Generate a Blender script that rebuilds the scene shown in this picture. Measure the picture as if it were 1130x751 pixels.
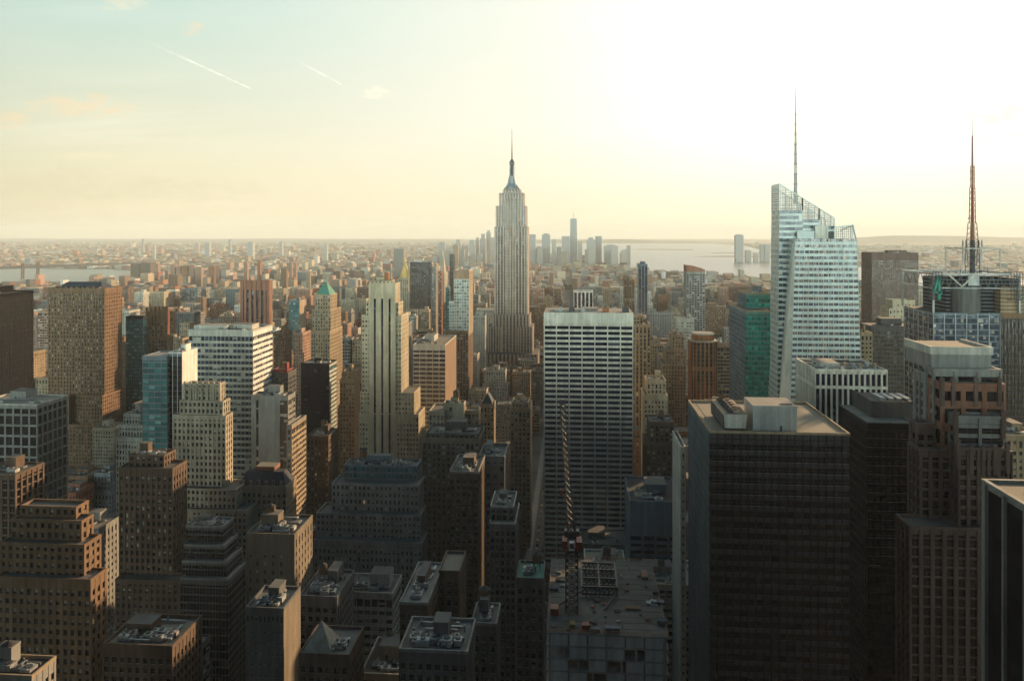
import bpy, math, random
import numpy as np
from mathutils import Vector

for o in list(bpy.data.objects):
    bpy.data.objects.remove(o)
sc = bpy.context.scene
COL = sc.collection
R = math.radians

# ------------------------------------------------------------------ camera
W0, H0, F = 1130.0, 751.0, 860.0
CX, HY, EYE = 565.0, 257.0, 259.0
YAW = R(4.46)
cam = bpy.data.cameras.new('camera')
cam.sensor_width = 36.0
cam.lens = F / W0 * 36.0
cam.shift_y = -(H0 / 2 - HY) / W0
cam.clip_start, cam.clip_end = 0.5, 120000
camo = bpy.data.objects.new('camera', cam)
COL.objects.link(camo)
camo.location = (0, 0, EYE)
camo.rotation_euler = (math.pi / 2, 0, YAW)
sc.camera = camo

# ------------------------------------------------------------------ light
SUN_AZ, SUN_EL = R(37.0), R(13.0)          # azimuth measured from +Y towards +X
SUN_DIR = Vector((math.sin(SUN_AZ) * math.cos(SUN_EL), math.cos(SUN_AZ) * math.cos(SUN_EL), math.sin(SUN_EL)))
SKY_STRENGTH, SUN_STRENGTH, EXPOSURE, HAZE_DENSITY = 0.10, 5.0, 0.74, 0.00004
sun = bpy.data.lights.new('sun', 'SUN')
sun.energy = SUN_STRENGTH
sun.angle = R(0.55)
sun.color = (1.0, 0.67, 0.37)
suno = bpy.data.objects.new('sun', sun)
COL.objects.link(suno)
suno.rotation_euler = SUN_DIR.to_track_quat('Z', 'Y').to_euler()
suno.location = (0, 0, 3000)

sc.view_settings.view_transform = 'Standard'
sc.view_settings.look = 'None'
sc.view_settings.exposure = EXPOSURE
sc.view_settings.gamma = 1
sc.view_settings.use_curve_mapping = False
sc.render.engine = 'CYCLES'
cy = sc.cycles
cy.use_denoising = True
cy.max_bounces = 5
cy.diffuse_bounces = 1
cy.glossy_bounces = 3
cy.transmission_bounces = 4
cy.transparent_max_bounces = 12
cy.volume_bounces = 1
cy.sample_clamp_indirect = 4.0
cy.caustics_reflective = cy.caustics_refractive = False


def pdir(px, py):
    u, w = (px - CX) / F, (HY - py) / F
    return Vector((-math.sin(YAW) + u * math.cos(YAW), math.cos(YAW) + u * math.sin(YAW), w))


class N:
    """tiny node-tree helper"""
    def __init__(s, tree):
        s.t = tree
        tree.nodes.clear()

    def n(s, typ, **kw):
        x = s.t.nodes.new(typ)
        for k, v in kw.items():
            if k.startswith('i_'):
                x.inputs[k[2:].replace('_', ' ')].default_value = v
            else:
                setattr(x, k, v)
        return x

    def l(s, a, b):
        s.t.links.new(a, b)

    def m(s, op, a, b=None, c=None, clamp=False):
        x = s.t.nodes.new('ShaderNodeMath')
        x.operation = op
        x.use_clamp = clamp
        for i, v in enumerate((a, b, c)):
            if v is None:
                continue
            if isinstance(v, (int, float)):
                x.inputs[i].default_value = v
            else:
                s.l(v, x.inputs[i])
        return x.outputs[0]

    def vm(s, op, a, b=None, out=0):
        x = s.t.nodes.new('ShaderNodeVectorMath')
        x.operation = op
        for i, v in enumerate((a, b)):
            if v is None:
                continue
            if isinstance(v, (tuple, list, Vector)):
                x.inputs[i].default_value = tuple(v)
            else:
                s.l(v, x.inputs[i])
        return x.outputs[out]

    def mix(s, fac, a, b, mode='MIX'):
        x = s.t.nodes.new('ShaderNodeMix')
        x.data_type = 'RGBA'
        x.blend_type = mode
        x.clamp_factor = True
        for sock, v in ((x.inputs[0], fac), (x.inputs[6], a), (x.inputs[7], b)):
            if isinstance(v, (int, float)):
                sock.default_value = v
            elif isinstance(v, (tuple, list)):
                sock.default_value = (*v[:3], 1)
            else:
                s.l(v, sock)
        return x.outputs[2]

    def ramp(s, fac, lo, hi, smooth=True):
        x = s.t.nodes.new('ShaderNodeMapRange')
        x.interpolation_type = 'SMOOTHSTEP' if smooth else 'LINEAR'
        s.l(fac, x.inputs[0])
        x.inputs[1].default_value, x.inputs[2].default_value = lo, hi
        return x.outputs[0]


# ------------------------------------------------------------------ world
world = bpy.data.worlds.new('World')
sc.world = world
world.use_nodes = True
w = N(world.node_tree)
tc = w.n('ShaderNodeTexCoord')
d = tc.outputs['Generated']
sky = w.n('ShaderNodeTexSky', sky_type='NISHITA', sun_disc=False, sun_elevation=SUN_EL,
          sun_rotation=SUN_AZ, altitude=200, air_density=1.1, dust_density=2.6, ozone_density=1.2)
sep = w.n('ShaderNodeSeparateXYZ')
w.l(d, sep.inputs[0])
base = w.mix(1.0, sky.outputs[0], (0.98, 1.05, 0.95), 'MULTIPLY')
# thin cirrus sheets, seen on a plane far overhead
inv = w.m('DIVIDE', 1.0, w.m('ADD', w.m('MAXIMUM', sep.outputs[2], 0.0), 0.10))
plane = w.n('ShaderNodeCombineXYZ')
w.l(w.m('MULTIPLY', sep.outputs[0], inv), plane.inputs[0])
w.l(w.m('MULTIPLY', sep.outputs[1], inv), plane.inputs[1])
mp = w.n('ShaderNodeMapping')
w.l(plane.outputs[0], mp.inputs[0])
mp.inputs['Rotation'].default_value = (0, 0, 0.6)
mp.inputs['Scale'].default_value = (0.55, 1.5, 1)
nz = w.n('ShaderNodeTexNoise', i_Scale=0.9, i_Detail=7.0, i_Roughness=0.58, i_Distortion=0.5)
w.l(mp.outputs[0], nz.inputs['Vector'])
nz2 = w.n('ShaderNodeTexNoise', i_Scale=0.28, i_Detail=3.0)
w.l(plane.outputs[0], nz2.inputs['Vector'])
cirrus = w.m('MULTIPLY', w.ramp(nz.outputs[0], 0.38, 0.78), w.ramp(nz2.outputs[0], 0.35, 0.7))
# cloud sheet thickens towards the sun
sdot = w.vm('DOT_PRODUCT', d, SUN_DIR, out=1)
veil = w.ramp(sdot, 0.34, 0.96)
front = w.ramp(sdot, -0.1, 0.42)
near_sun = w.ramp(sdot, 0.74, 0.97)
lowhalf = w.mix(w.ramp(sep.outputs[2], 0.0, 0.15), (6.6, 5.8, 4.1), (6.8, 6.45, 5.5))
hot = w.mix(w.ramp(sep.outputs[2], 0.0, 0.15), (7.6, 6.9, 4.9), (8.8, 8.5, 7.6))
bright = w.mix(near_sun, lowhalf, hot)
# a pale milky layer over all of the sunward half of the sky
milk = w.mix(w.ramp(sep.outputs[2], 0.0, 0.34), (6.0, 5.2, 3.4), (3.2, 4.7, 4.3))
base = w.mix(w.m('MULTIPLY', front, .9), base, milk)
c1 = w.mix(w.m('MULTIPLY', w.m('MULTIPLY', cirrus, 0.75), front), base, bright)
c1 = w.mix(w.m('MULTIPLY', veil, 0.92), c1, bright)
# dark cloud bank added to the unseen sky, keeping light off the foreground
nb = w.n('ShaderNodeTexNoise', i_Scale=2.2, i_Detail=5.0)
w.l(d, nb.inputs['Vector'])
bank = w.m('MULTIPLY', w.m('SUBTRACT', 1.0, w.ramp(sep.outputs[1], 0.30, 0.62)), w.m('MULTIPLY_ADD', nb.outputs[0], .3, .82), clamp=True)
low = w.mix(w.ramp(sep.outputs[1], -.86, -.5), (56.0, 70.0, 63.0), (1.0, 1.6, 1.9))
strip = w.mix(w.ramp(sep.outputs[2], 0.13, 0.22), low, (.03, .40, .80))   # bright low strip added to the unseen sky to light the north faces
c1 = w.mix(bank, c1, strip)


def blob(col, px, py, rx, ry, colr, strength, scale=60):
    """one small cumulus puff: an ellipse of directions broken by noise"""
    c = pdir(px, py).normalized()
    right = Vector((math.cos(YAW), math.sin(YAW), 0))
    up = c.cross(right).normalized()
    if up.z < 0:
        up = -up
    dv = w.vm('SUBTRACT', d, c)
    a = w.m('DIVIDE', w.vm('DOT_PRODUCT', dv, right, out=1), rx / F)
    b = w.m('DIVIDE', w.vm('DOT_PRODUCT', dv, up, out=1), ry / F)
    rr = w.m('ADD', w.m('MULTIPLY', a, a), w.m('MULTIPLY', b, b))
    nn = w.n('ShaderNodeTexNoise', i_Scale=float(scale), i_Detail=8.0, i_Roughness=0.68)
    mpp = w.n('ShaderNodeMapping')
    mpp.inputs['Scale'].default_value = (1, 1, 2.2)
    mpp.inputs['Location'].default_value = (px * .37, py * .11, 0)
    w.l(d, mpp.inputs[0])
    w.l(mpp.outputs[0], nn.inputs['Vector'])
    val = w.m('SUBTRACT', w.m('MULTIPLY_ADD', nn.outputs[0], 4.2, -1.25), rr)
    k = w.m('MULTIPLY', w.ramp(val, 0.0, 1.15), strength)
    return w.mix(k, col, colr)


for a in [(82, 117, 42, 14, (6.0, 4.7, 3.0), .6), (132, 122, 18, 9, (6.0, 4.7, 3.0), .6), (6, 132, 26, 12, (5.9, 4.6, 2.9), .55),
          (212, 31, 14, 9, (6.0, 4.8, 3.2), .5), (140, 3, 26, 9, (6.6, 5.6, 3.8), .35), (95, 172, 34, 5, (6.6, 5.6, 3.6), .3),
          (60, 205, 120, 20, (4.7, 4.2, 2.7), .5), (200, 210, 130, 14, (4.9, 4.4, 2.9), .4), (1102, 128, 48, 13, (8.4, 6.9, 4.4), .6),
          (1118, 150, 50, 13, (8.8, 7.4, 4.9), .5), (415, 103, 24, 9, (8.4, 7.4, 5.4), .25), (905, 185, 40, 8, (9, 8, 6.2), .3), (655, 200, 14, 5, (8.4, 7.4, 5.6), .25)]:
    c1 = blob(c1, *a)


def contrail(col, p, q, wpx, strength):
    a, b = pdir(*p).normalized(), pdir(*q).normalized()
    nrm = a.cross(b).normalized()
    mid = (a + b).normalized()
    along = (b - a).normalized()
    half = (b - a).length / 2
    t = w.vm('DOT_PRODUCT', w.vm('SUBTRACT', d, mid), along, out=1)
    tn = w.m('DIVIDE', t, half)
    wid = w.m('MULTIPLY', w.m('ADD', 1.0, w.m('MULTIPLY', tn, -0.35)), wpx / F)
    off = w.m('ABSOLUTE', w.vm('DOT_PRODUCT', d, nrm, out=1))
    k = w.m('SUBTRACT', 1.0, w.m('DIVIDE', off, wid), clamp=True)
    ends = w.m('MULTIPLY', w.ramp(tn, -1.05, 0.2), w.m('SUBTRACT', 1.0, w.ramp(tn, .93, 1.0)))
    nn = w.n('ShaderNodeTexNoise', i_Scale=150.0, i_Detail=3.0)
    w.l(d, nn.inputs['Vector'])
    front_ = w.ramp(w.vm('DOT_PRODUCT', d, mid, out=1), 0.5, 0.6)
    k = w.m('MULTIPLY', w.m('MULTIPLY', w.m('MULTIPLY', k, ends), w.m('MULTIPLY', w.ramp(nn.outputs[0], .2, .7), strength)), front_)
    return w.mix(k, col, (9.5, 9.2, 7.8))


c1 = contrail(c1, (150, 40), (279, 99), 1.5, .5)
c1 = contrail(c1, (322, 64), (378, 94), 1.5, .45)
bg = w.n('ShaderNodeBackground', i_Strength=SKY_STRENGTH)
w.l(c1, bg.inputs[0])
wo = w.n('ShaderNodeOutputWorld')
w.l(bg.outputs[0], wo.inputs[0])

# ------------------------------------------------------------------ materials
MATS = {}


def new_mat(name):
    m = bpy.data.materials.new(name)
    m.use_nodes = True
    MATS[name] = m
    return m, N(m.node_tree)


def wall(name, color, var=.32, rough=.85, spec=.25, grime=.5, scale=.05, metal=0.0):
    m, t = new_mat(name)
    g = t.n('ShaderNodeNewGeometry')
    tcx = t.n('ShaderNodeTexCoord')
    big = t.n('ShaderNodeTexNoise', i_Scale=scale, i_Detail=5.0, i_Roughness=.6)
    t.l(g.outputs['Position'], big.inputs['Vector'])
    mpp = t.n('ShaderNodeMapping')
    mpp.inputs['Scale'].default_value = (.55, .55, .03)
    t.l(g.outputs['Position'], mpp.inputs[0])
    st = t.n('ShaderNodeTexNoise', i_Scale=1.0, i_Detail=4.0)
    t.l(mpp.outputs[0], st.inputs['Vector'])
    fine = t.n('ShaderNodeTexNoise', i_Scale=.9, i_Detail=3.0)
    t.l(g.outputs['Position'], fine.inputs['Vector'])
    f1 = t.m('MULTIPLY_ADD', big.outputs[0], 2 * var, 1 - var)
    f2 = t.m('MULTIPLY_ADD', st.outputs[0], 2 * grime, 1 - grime)
    f3 = t.m('MULTIPLY_ADD', fine.outputs[0], .3, .85)
    vo = t.n('ShaderNodeTexVoronoi', i_Scale=.22)
    mv = t.n('ShaderNodeMapping')
    mv.inputs['Scale'].default_value = (1, 1, .45)
    t.l(g.outputs['Position'], mv.inputs[0])
    t.l(mv.outputs[0], vo.inputs['Vector'])
    vs_ = t.n('ShaderNodeSeparateColor')
    t.l(vo.outputs['Color'], vs_.inputs[0])
    f4 = t.m('MULTIPLY_ADD', vs_.outputs[0], .22, .89)
    f = t.m('MULTIPLY', t.m('MULTIPLY', t.m('MULTIPLY', f1, f2), f3), f4)
    hs = t.n('ShaderNodeHueSaturation')
    hs.inputs['Color'].default_value = (*color, 1)
    t.l(f, hs.inputs['Value'])
    oi = t.n('ShaderNodeObjectInfo')
    p = t.n('ShaderNodeBsdfPrincipled', i_Roughness=rough, i_Metallic=metal)
    p.inputs['Specular IOR Level'].default_value = spec
    t.l(hs.outputs[0], p.inputs['Base Color'])
    o = t.n('ShaderNodeOutputMaterial')
    t.l(p.outputs[0], o.inputs[0])
    return m


def glass(name, dark, blind=(.35, .33, .28), frac=.22, rough=.12, lit=.0, spec=.5, band=0.0):
    """a wall of windows: one UV unit is one window; each has its own blind, tilt and glass tone"""
    m, t = new_mat(name)
    uv = t.n('ShaderNodeUVMap')
    fl = t.vm('FLOOR', uv.outputs[0])
    oi = t.n('ShaderNodeObjectInfo')
    off = t.n('ShaderNodeCombineXYZ')
    t.l(t.m('MULTIPLY', oi.outputs['Random'], 177.0), off.inputs[0])
    wn = t.n('ShaderNodeTexWhiteNoise', noise_dimensions='3D')
    t.l(t.vm('ADD', fl, off.outputs[0]), wn.inputs['Vector'])
    sp = t.n('ShaderNodeSeparateColor')
    t.l(wn.outputs['Color'], sp.inputs[0])
    fr = t.n('ShaderNodeSeparateXYZ')
    t.l(t.vm('FRACTION', uv.outputs[0]), fr.inputs[0])
    has = t.m('LESS_THAN', sp.outputs[0], frac)
    drop = t.m('GREATER_THAN', fr.outputs[1], t.m('MULTIPLY_ADD', sp.outputs[1], .6, .25))
    tone = t.m('MULTIPLY_ADD', sp.outputs[2], .9, .55)
    hs = t.n('ShaderNodeHueSaturation')
    hs.inputs['Color'].default_value = (*dark, 1)
    t.l(tone, hs.inputs['Value'])
    hb = t.n('ShaderNodeHueSaturation')
    hb.inputs['Color'].default_value = (*blind, 1)
    t.l(tone, hb.inputs['Value'])
    c = t.mix(t.m('MULTIPLY', has, drop), hs.outputs[0], hb.outputs[0])
    p = t.n('ShaderNodeBsdfPrincipled', i_Roughness=rough)
    p.inputs['Specular IOR Level'].default_value = spec
    t.l(c, p.inputs['Base Color'])
    # panes are never all quite in one plane
    g = t.n('ShaderNodeNewGeometry')
    jit = t.vm('SUBTRACT', wn.outputs['Color'], (.5, .5, .5))
    sc_ = t.n('ShaderNodeVectorMath', operation='SCALE')
    t.l(jit, sc_.inputs[0])
    sc_.inputs['Scale'].default_value = .05
    t.l(t.vm('NORMALIZE', t.vm('ADD', g.outputs['Normal'], sc_.outputs[0])), p.inputs['Normal'])
    if lit:
        e = t.m('LESS_THAN', t.m('FRACT', t.m('MULTIPLY', sp.outputs[1], 37.0)), lit)
        p.inputs['Emission Color'].default_value = (1, .62, .25, 1)
        t.l(t.m('MULTIPLY', e, .10), p.inputs['Emission Strength'])
    o = t.n('ShaderNodeOutputMaterial')
    t.l(p.outputs[0], o.inputs[0])
    return m


def roofmat(name, color, var=.5):
    m, t = new_mat(name)
    g = t.n('ShaderNodeNewGeometry')
    a = t.n('ShaderNodeTexNoise', i_Scale=.09, i_Detail=6.0, i_Roughness=.65)
    b = t.n('ShaderNodeTexVoronoi', i_Scale=.16)
    t.l(g.outputs['Position'], a.inputs['Vector'])
    t.l(g.outputs['Position'], b.inputs['Vector'])
    f = t.m('MULTIPLY', t.m('MULTIPLY_ADD', a.outputs[0], 2 * var, 1 - var), t.m('MULTIPLY_ADD', b.outputs['Distance'], .05, .85))
    hs = t.n('ShaderNodeHueSaturation')
    hs.inputs['Color'].default_value = (*color, 1)
    t.l(f, hs.inputs['Value'])
    p = t.n('ShaderNodeBsdfPrincipled', i_Roughness=.9)
    p.inputs['Specular IOR Level'].default_value = .2
    t.l(hs.outputs[0], p.inputs['Base Color'])
    o = t.n('ShaderNodeOutputMaterial')
    t.l(p.outputs[0], o.inputs[0])
    return m


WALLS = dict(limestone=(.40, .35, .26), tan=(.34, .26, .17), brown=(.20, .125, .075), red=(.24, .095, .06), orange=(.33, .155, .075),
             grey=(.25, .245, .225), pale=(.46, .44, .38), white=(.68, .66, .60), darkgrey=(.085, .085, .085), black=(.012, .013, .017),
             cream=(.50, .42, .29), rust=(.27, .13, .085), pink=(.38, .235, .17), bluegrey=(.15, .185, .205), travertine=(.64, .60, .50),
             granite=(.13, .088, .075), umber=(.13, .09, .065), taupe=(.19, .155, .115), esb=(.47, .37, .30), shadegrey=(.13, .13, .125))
for k_, c_ in WALLS.items():
    wall(k_, c_)
glass('win_dark', (.018, .023, .034), frac=.36, lit=.004)
glass('win_blue', (.022, .036, .062), frac=.16)
glass('win_navy', (.010, .014, .038), frac=.06, blind=(.10, .11, .14))
glass('win_teal', (.03, .13, .14), frac=.2, blind=(.14, .3, .29), rough=.08)
glass('win_green', (.012, .20, .165), frac=.35, blind=(.03, .34, .27), rough=.1)
glass('win_pale', (.27, .32, .30), frac=.4, blind=(.42, .45, .40), rough=.1)
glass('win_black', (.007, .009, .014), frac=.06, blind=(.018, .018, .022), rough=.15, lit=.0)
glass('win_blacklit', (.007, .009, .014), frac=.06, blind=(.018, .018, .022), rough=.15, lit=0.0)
glass('win_brown', (.05, .035, .028), frac=.25, blind=(.15, .11, .08), rough=.15)
glass('win_matte', (.006, .008, .012), frac=.05, blind=(.02, .02, .022), rough=.4, spec=.08)
glass('win_boa', (.07, .085, .11), frac=.5, blind=(.24, .17, .14), rough=.12, lit=.006)
roofmat('roof_grey', (.16, .155, .145))
roofmat('roof_pale', (.30, .29, .26))
roofmat('roof_dark', (.06, .06, .06))
roofmat('roof_tan', (.25, .22, .175))
roofmat('roof_deck', (.13, .125, .115), .9)
roofmat('roof_gravel', (.30, .27, .215), .25)
wall('blackmatte', (.012, .013, .017), spec=.04)
wall('yellow_cab', (.62, .36, .02), rough=.4, spec=.5)
wall('foliage', (.085, .07, .04), var=.5)
wall('copper', (.10, .26, .20), grime=.25)
wall('gold', (.72, .48, .16), rough=.4)
wall('slate', (.045, .055, .075), var=.3)
wall('steel', (.30, .31, .31), rough=.5, metal=.3)
wall('darksteel', (.05, .05, .055), rough=.5)
wall('redpaint', (.20, .025, .018), rough=.5)
wall('bluetarp', (.03, .06, .10), rough=.6)
wall('wood', (.17, .105, .06), scale=.4)
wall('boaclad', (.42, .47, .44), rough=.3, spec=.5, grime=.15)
wall('boafacet', (.62, .66, .58), rough=.18, spec=.6, grime=.1)  # facet paled to hold the reflected sky in its colour
wall('sheet', (.36, .37, .35), rough=.6, grime=.5)
wall('green_sign', (.015, .20, .15), rough=.5)
wall('yellow', (.22, .15, .04), rough=.5)

# far-off city: one colour per block from a face attribute
m_, t_ = new_mat('citymix')
at = t_.n('ShaderNodeAttribute', attribute_name='tint')
uvn = t_.n('ShaderNodeUVMap')
frc = t_.n('ShaderNodeSeparateXYZ')
t_.l(t_.vm('FRACTION', uvn.outputs[0]), frc.inputs[0])
inw = t_.m('MULTIPLY', t_.m('LESS_THAN', t_.m('ABSOLUTE', t_.m('SUBTRACT', frc.outputs[0], .5)), .24), t_.m('LESS_THAN', t_.m('ABSOLUTE', t_.m('SUBTRACT', frc.outputs[1], .5)), .27))
ccol = t_.mix(inw, at.outputs['Color'], (.04, .045, .055))
pp = t_.n('ShaderNodeBsdfPrincipled', i_Roughness=.85)
pp.inputs['Specular IOR Level'].default_value = .25
t_.l(ccol, pp.inputs['Base Color'])
oo = t_.n('ShaderNodeOutputMaterial')
t_.l(pp.outputs[0], oo.inputs[0])

# ground: streets, blocks and yards read as mottled asphalt and low roofs
m_, t_ = new_mat('ground')
g_ = t_.n('ShaderNodeNewGeometry')
n1 = t_.n('ShaderNodeTexNoise', i_Scale=.004, i_Detail=8.0, i_Roughness=.7)
n2 = t_.n('ShaderNodeTexVoronoi', i_Scale=.012)
t_.l(g_.outputs['Position'], n1.inputs['Vector'])
t_.l(g_.outputs['Position'], n2.inputs['Vector'])
gc = t_.mix(t_.ramp(n1.outputs[0], .35, .65), (.05, .05, .05), (.12, .115, .095))
gc = t_.mix(t_.m('MULTIPLY', t_.ramp(n2.outputs['Distance'], .2, .8), .4), gc, (.19, .15, .11))
pp = t_.n('ShaderNodeBsdfPrincipled', i_Roughness=.95)
t_.l(gc, pp.inputs['Base Color'])
oo = t_.n('ShaderNodeOutputMaterial')
t_.l(pp.outputs[0], oo.inputs[0])

m_, t_ = new_mat('asphalt')
g_ = t_.n('ShaderNodeNewGeometry')
n1 = t_.n('ShaderNodeTexNoise', i_Scale=.3, i_Detail=6.0)
t_.l(g_.outputs['Position'], n1.inputs['Vector'])
gc = t_.mix(n1.outputs[0], (.035, .035, .036), (.07, .068, .066))
pp = t_.n('ShaderNodeBsdfPrincipled', i_Roughness=.85)
t_.l(gc, pp.inputs['Base Color'])
oo = t_.n('ShaderNodeOutputMaterial')
t_.l(pp.outputs[0], oo.inputs[0])

m_, t_ = new_mat('water')
g_ = t_.n('ShaderNodeNewGeometry')
mpp = t_.n('ShaderNodeMapping')
mpp.inputs['Scale'].default_value = (.012, .03, .03)
t_.l(g_.outputs['Position'], mpp.inputs[0])
n1 = t_.n('ShaderNodeTexNoise', i_Scale=1.0, i_Detail=6.0)
t_.l(mpp.outputs[0], n1.inputs['Vector'])
bp = t_.n('ShaderNodeBump', i_Strength=.35, i_Distance=6.0)
t_.l(n1.outputs[0], bp.inputs['Height'])
pp = t_.n('ShaderNodeBsdfPrincipled', i_Roughness=.28)
pp.inputs['Base Color'].default_value = (.10, .13, .13, 1)
pp.inputs['Specular IOR Level'].default_value = .5
t_.l(bp.outputs[0], pp.inputs['Normal'])
oo = t_.n('ShaderNodeOutputMaterial')
t_.l(pp.outputs[0], oo.inputs[0])

m_, t_ = new_mat('hill')
g_ = t_.n('ShaderNodeNewGeometry')
n1 = t_.n('ShaderNodeTexNoise', i_Scale=.003, i_Detail=6.0)
t_.l(g_.outputs['Position'], n1.inputs['Vector'])
gc = t_.mix(n1.outputs[0], (.05, .06, .035), (.12, .105, .075))
pp = t_.n('ShaderNodeBsdfPrincipled', i_Roughness=.95)
t_.l(gc, pp.inputs['Base Color'])
oo = t_.n('ShaderNodeOutputMaterial')
t_.l(pp.outputs[0], oo.inputs[0])


# ------------------------------------------------------------------ mesh kit
class MB:
    def __init__(s):
        s.v, s.f, s.uv, s.mi, s.mats, s.tint = [], [], [], [], [], []

    def mat(s, name):
        if name not in s.mats:
            s.mats.append(name)
        return s.mats.index(name)

    def poly(s, pts, mat, uvs=None, tint=None):
        i = len(s.v)
        s.v.extend(tuple(p) for p in pts)
        s.f.append(tuple(range(i, i + len(pts))))
        s.mi.append(s.mat(mat))
        s.uv.extend(uvs if uvs else [(0, 0)] * len(pts))
        s.tint.append(tint)

    def quad(s, a, b, c, d_, mat, nu=1, nv=1, tint=None):
        s.poly((a, b, c, d_), mat, [(0, 0), (nu, 0), (nu, nv), (0, nv)], tint)

    def box(s, x0, x1, y0, y1, z0, z1, mat, top=None, bottom=False):
        P = lambda x, y, z: (x, y, z)
        s.quad(P(x0, y0, z0), P(x1, y0, z0), P(x1, y0, z1), P(x0, y0, z1), mat)
        s.quad(P(x1, y0, z0), P(x1, y1, z0), P(x1, y1, z1), P(x1, y0, z1), mat)
        s.quad(P(x1, y1, z0), P(x0, y1, z0), P(x0, y1, z1), P(x1, y1, z1), mat)
        s.quad(P(x0, y1, z0), P(x0, y0, z0), P(x0, y0, z1), P(x0, y1, z1), mat)
        s.quad(P(x0, y0, z1), P(x1, y0, z1), P(x1, y1, z1), P(x0, y1, z1), top or mat)
        if bottom:
            s.quad(P(x0, y1, z0), P(x1, y1, z0), P(x1, y0, z0), P(x0, y0, z0), mat)

    def loft(s, lo, hi, mat, cap=None, nu=1, nv=1):
        n = len(lo)
        for i in range(n):
            j = (i + 1) % n
            s.quad(lo[i], lo[j], hi[j], hi[i], mat, nu, nv)
        if cap:
            s.poly(hi, cap)

    def frustum(s, x0, x1, y0, y1, z0, ax0, ax1, ay0, ay1, z1, mat, cap=None):
        s.loft([(x0, y0, z0), (x1, y0, z0), (x1, y1, z0), (x0, y1, z0)],
               [(ax0, ay0, z1), (ax1, ay0, z1), (ax1, ay1, z1), (ax0, ay1, z1)], mat, cap or mat)

    def cyl(s, cx, cy_, z0, z1, r0, r1, mat, n=10, cap=True):
        lo = [(cx + r0 * math.cos(2 * math.pi * k / n), cy_ + r0 * math.sin(2 * math.pi * k / n), z0) for k in range(n)]
        hi = [(cx + r1 * math.cos(2 * math.pi * k / n), cy_ + r1 * math.sin(2 * math.pi * k / n), z1) for k in range(n)]
        s.loft(lo, hi, mat, mat if cap and r1 > .01 else None)

    def bar(s, p, q, wd, mat):
        p, q = Vector(p), Vector(q)
        ax = (q - p)
        if ax.length < 1e-6:
            return
        ax.normalize()
        ref = Vector((0, 0, 1)) if abs(ax.z) < .9 else Vector((0, 1, 0))
        a = ax.cross(ref).normalized() * wd / 2
        b = ax.cross(a).normalized() * wd / 2
        lo = [p + a + b, p - a + b, p - a - b, p + a - b]
        hi = [q + a + b, q - a + b, q - a - b, q + a - b]
        s.loft(lo, hi, mat, mat)

    def lattice(s, p00, p10, p11, p01, nc, nr, pw, sw, pd, sd, mat, mat2=None, us=None, edge=None, topband=0.0, vs=None):
        """piers and spandrels standing proud of a wall of glass, on any flat quad"""
        p00, p10, p11, p01 = map(Vector, (p00, p10, p11, p01))
        n = (p10 - p00).cross(p01 - p00).normalized()

        def P(u, v, dd):
            return p00 * ((1 - u) * (1 - v)) + p10 * (u * (1 - v)) + p11 * (u * v) + p01 * ((1 - u) * v) + n * dd
        if us is None:
            us = []
            e = edge if edge is not None else pw / 2
            for i in range(nc + 1):
                lo, hi = (i - pw / 2) / nc, (i + pw / 2) / nc
                if i == 0:
                    lo, hi = 0, e / nc
                if i == nc:
                    lo, hi = 1 - e / nc, 1
                us.append((lo, hi))
        if pd > 0:
            for lo, hi in us:
                if hi - lo < 1e-5:
                    continue
                s.quad(P(lo, 0, pd), P(hi, 0, pd), P(hi, 1, pd), P(lo, 1, pd), mat)
                s.quad(P(lo, 0, 0), P(lo, 0, pd), P(lo, 1, pd), P(lo, 1, 0), mat)
                s.quad(P(hi, 0, pd), P(hi, 0, 0), P(hi, 1, 0), P(hi, 1, pd), mat)
        if vs is None:
            vs = [(j / nr, (j + sw) / nr) for j in range(nr)] if sw > 0 else []
        if topband > 0:
            vs = [x for x in vs if x[1] < 1 - topband] + [(1 - topband, 1)]
        for lo, hi in vs:
            s.quad(P(0, lo, sd), P(1, lo, sd), P(1, hi, sd), P(0, hi, sd), mat2 or mat)
            s.quad(P(0, hi, sd), P(1, hi, sd), P(1, hi, 0), P(0, hi, 0), mat2 or mat)
            s.quad(P(0, lo, 0), P(1, lo, 0), P(1, lo, sd), P(0, lo, sd), mat2 or mat)

    def build(s, name, parent=None, org=(0, 0, 0)):
        if not s.f:
            return None
        me = bpy.data.meshes.new(name)
        ox, oy, oz = org
        me.from_pydata([(a - ox, b - oy, c - oz) for a, b, c in s.v], [], s.f)
        uvl = me.uv_layers.new(name='UVMap')
        uvl.data.foreach_set('uv', np.array(s.uv, dtype=np.float32).ravel())
        for mm in s.mats:
            me.materials.append(MATS[mm])
        me.polygons.foreach_set('material_index', s.mi)
        if any(t is not None for t in s.tint):
            at_ = me.attributes.new('tint', 'FLOAT_COLOR', 'FACE')
            at_.data.foreach_set('color', np.array([(*(t or (.3, .3, .3)), 1) for t in s.tint], dtype=np.float32).ravel())
        o = bpy.data.objects.new(name, me)
        COL.objects.link(o)
        if parent:
            o.parent = parent
        else:
            o.location = org
        return o


def tag(o, label=None, cat=None, group=None, kind=None):
    for k, v in (('label', label), ('category', cat), ('group', group), ('kind', kind)):
        if v:
            o[k] = v
    return o


def thing(name, label, cat, loc, group=None):
    o = bpy.data.objects.new(name, None)
    o.empty_display_size = 2
    COL.objects.link(o)
    o.location = loc
    return tag(o, label, cat, group)


def PX(px, D):
    v = pdir(px, HY)
    return v.x / v.y * D


def PZ(px, py, D):
    v = pdir(px, py)
    return EYE + v.z / v.y * D


def YBACK(X, px):
    v = pdir(px, HY)
    return X * v.y / v.x


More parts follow.
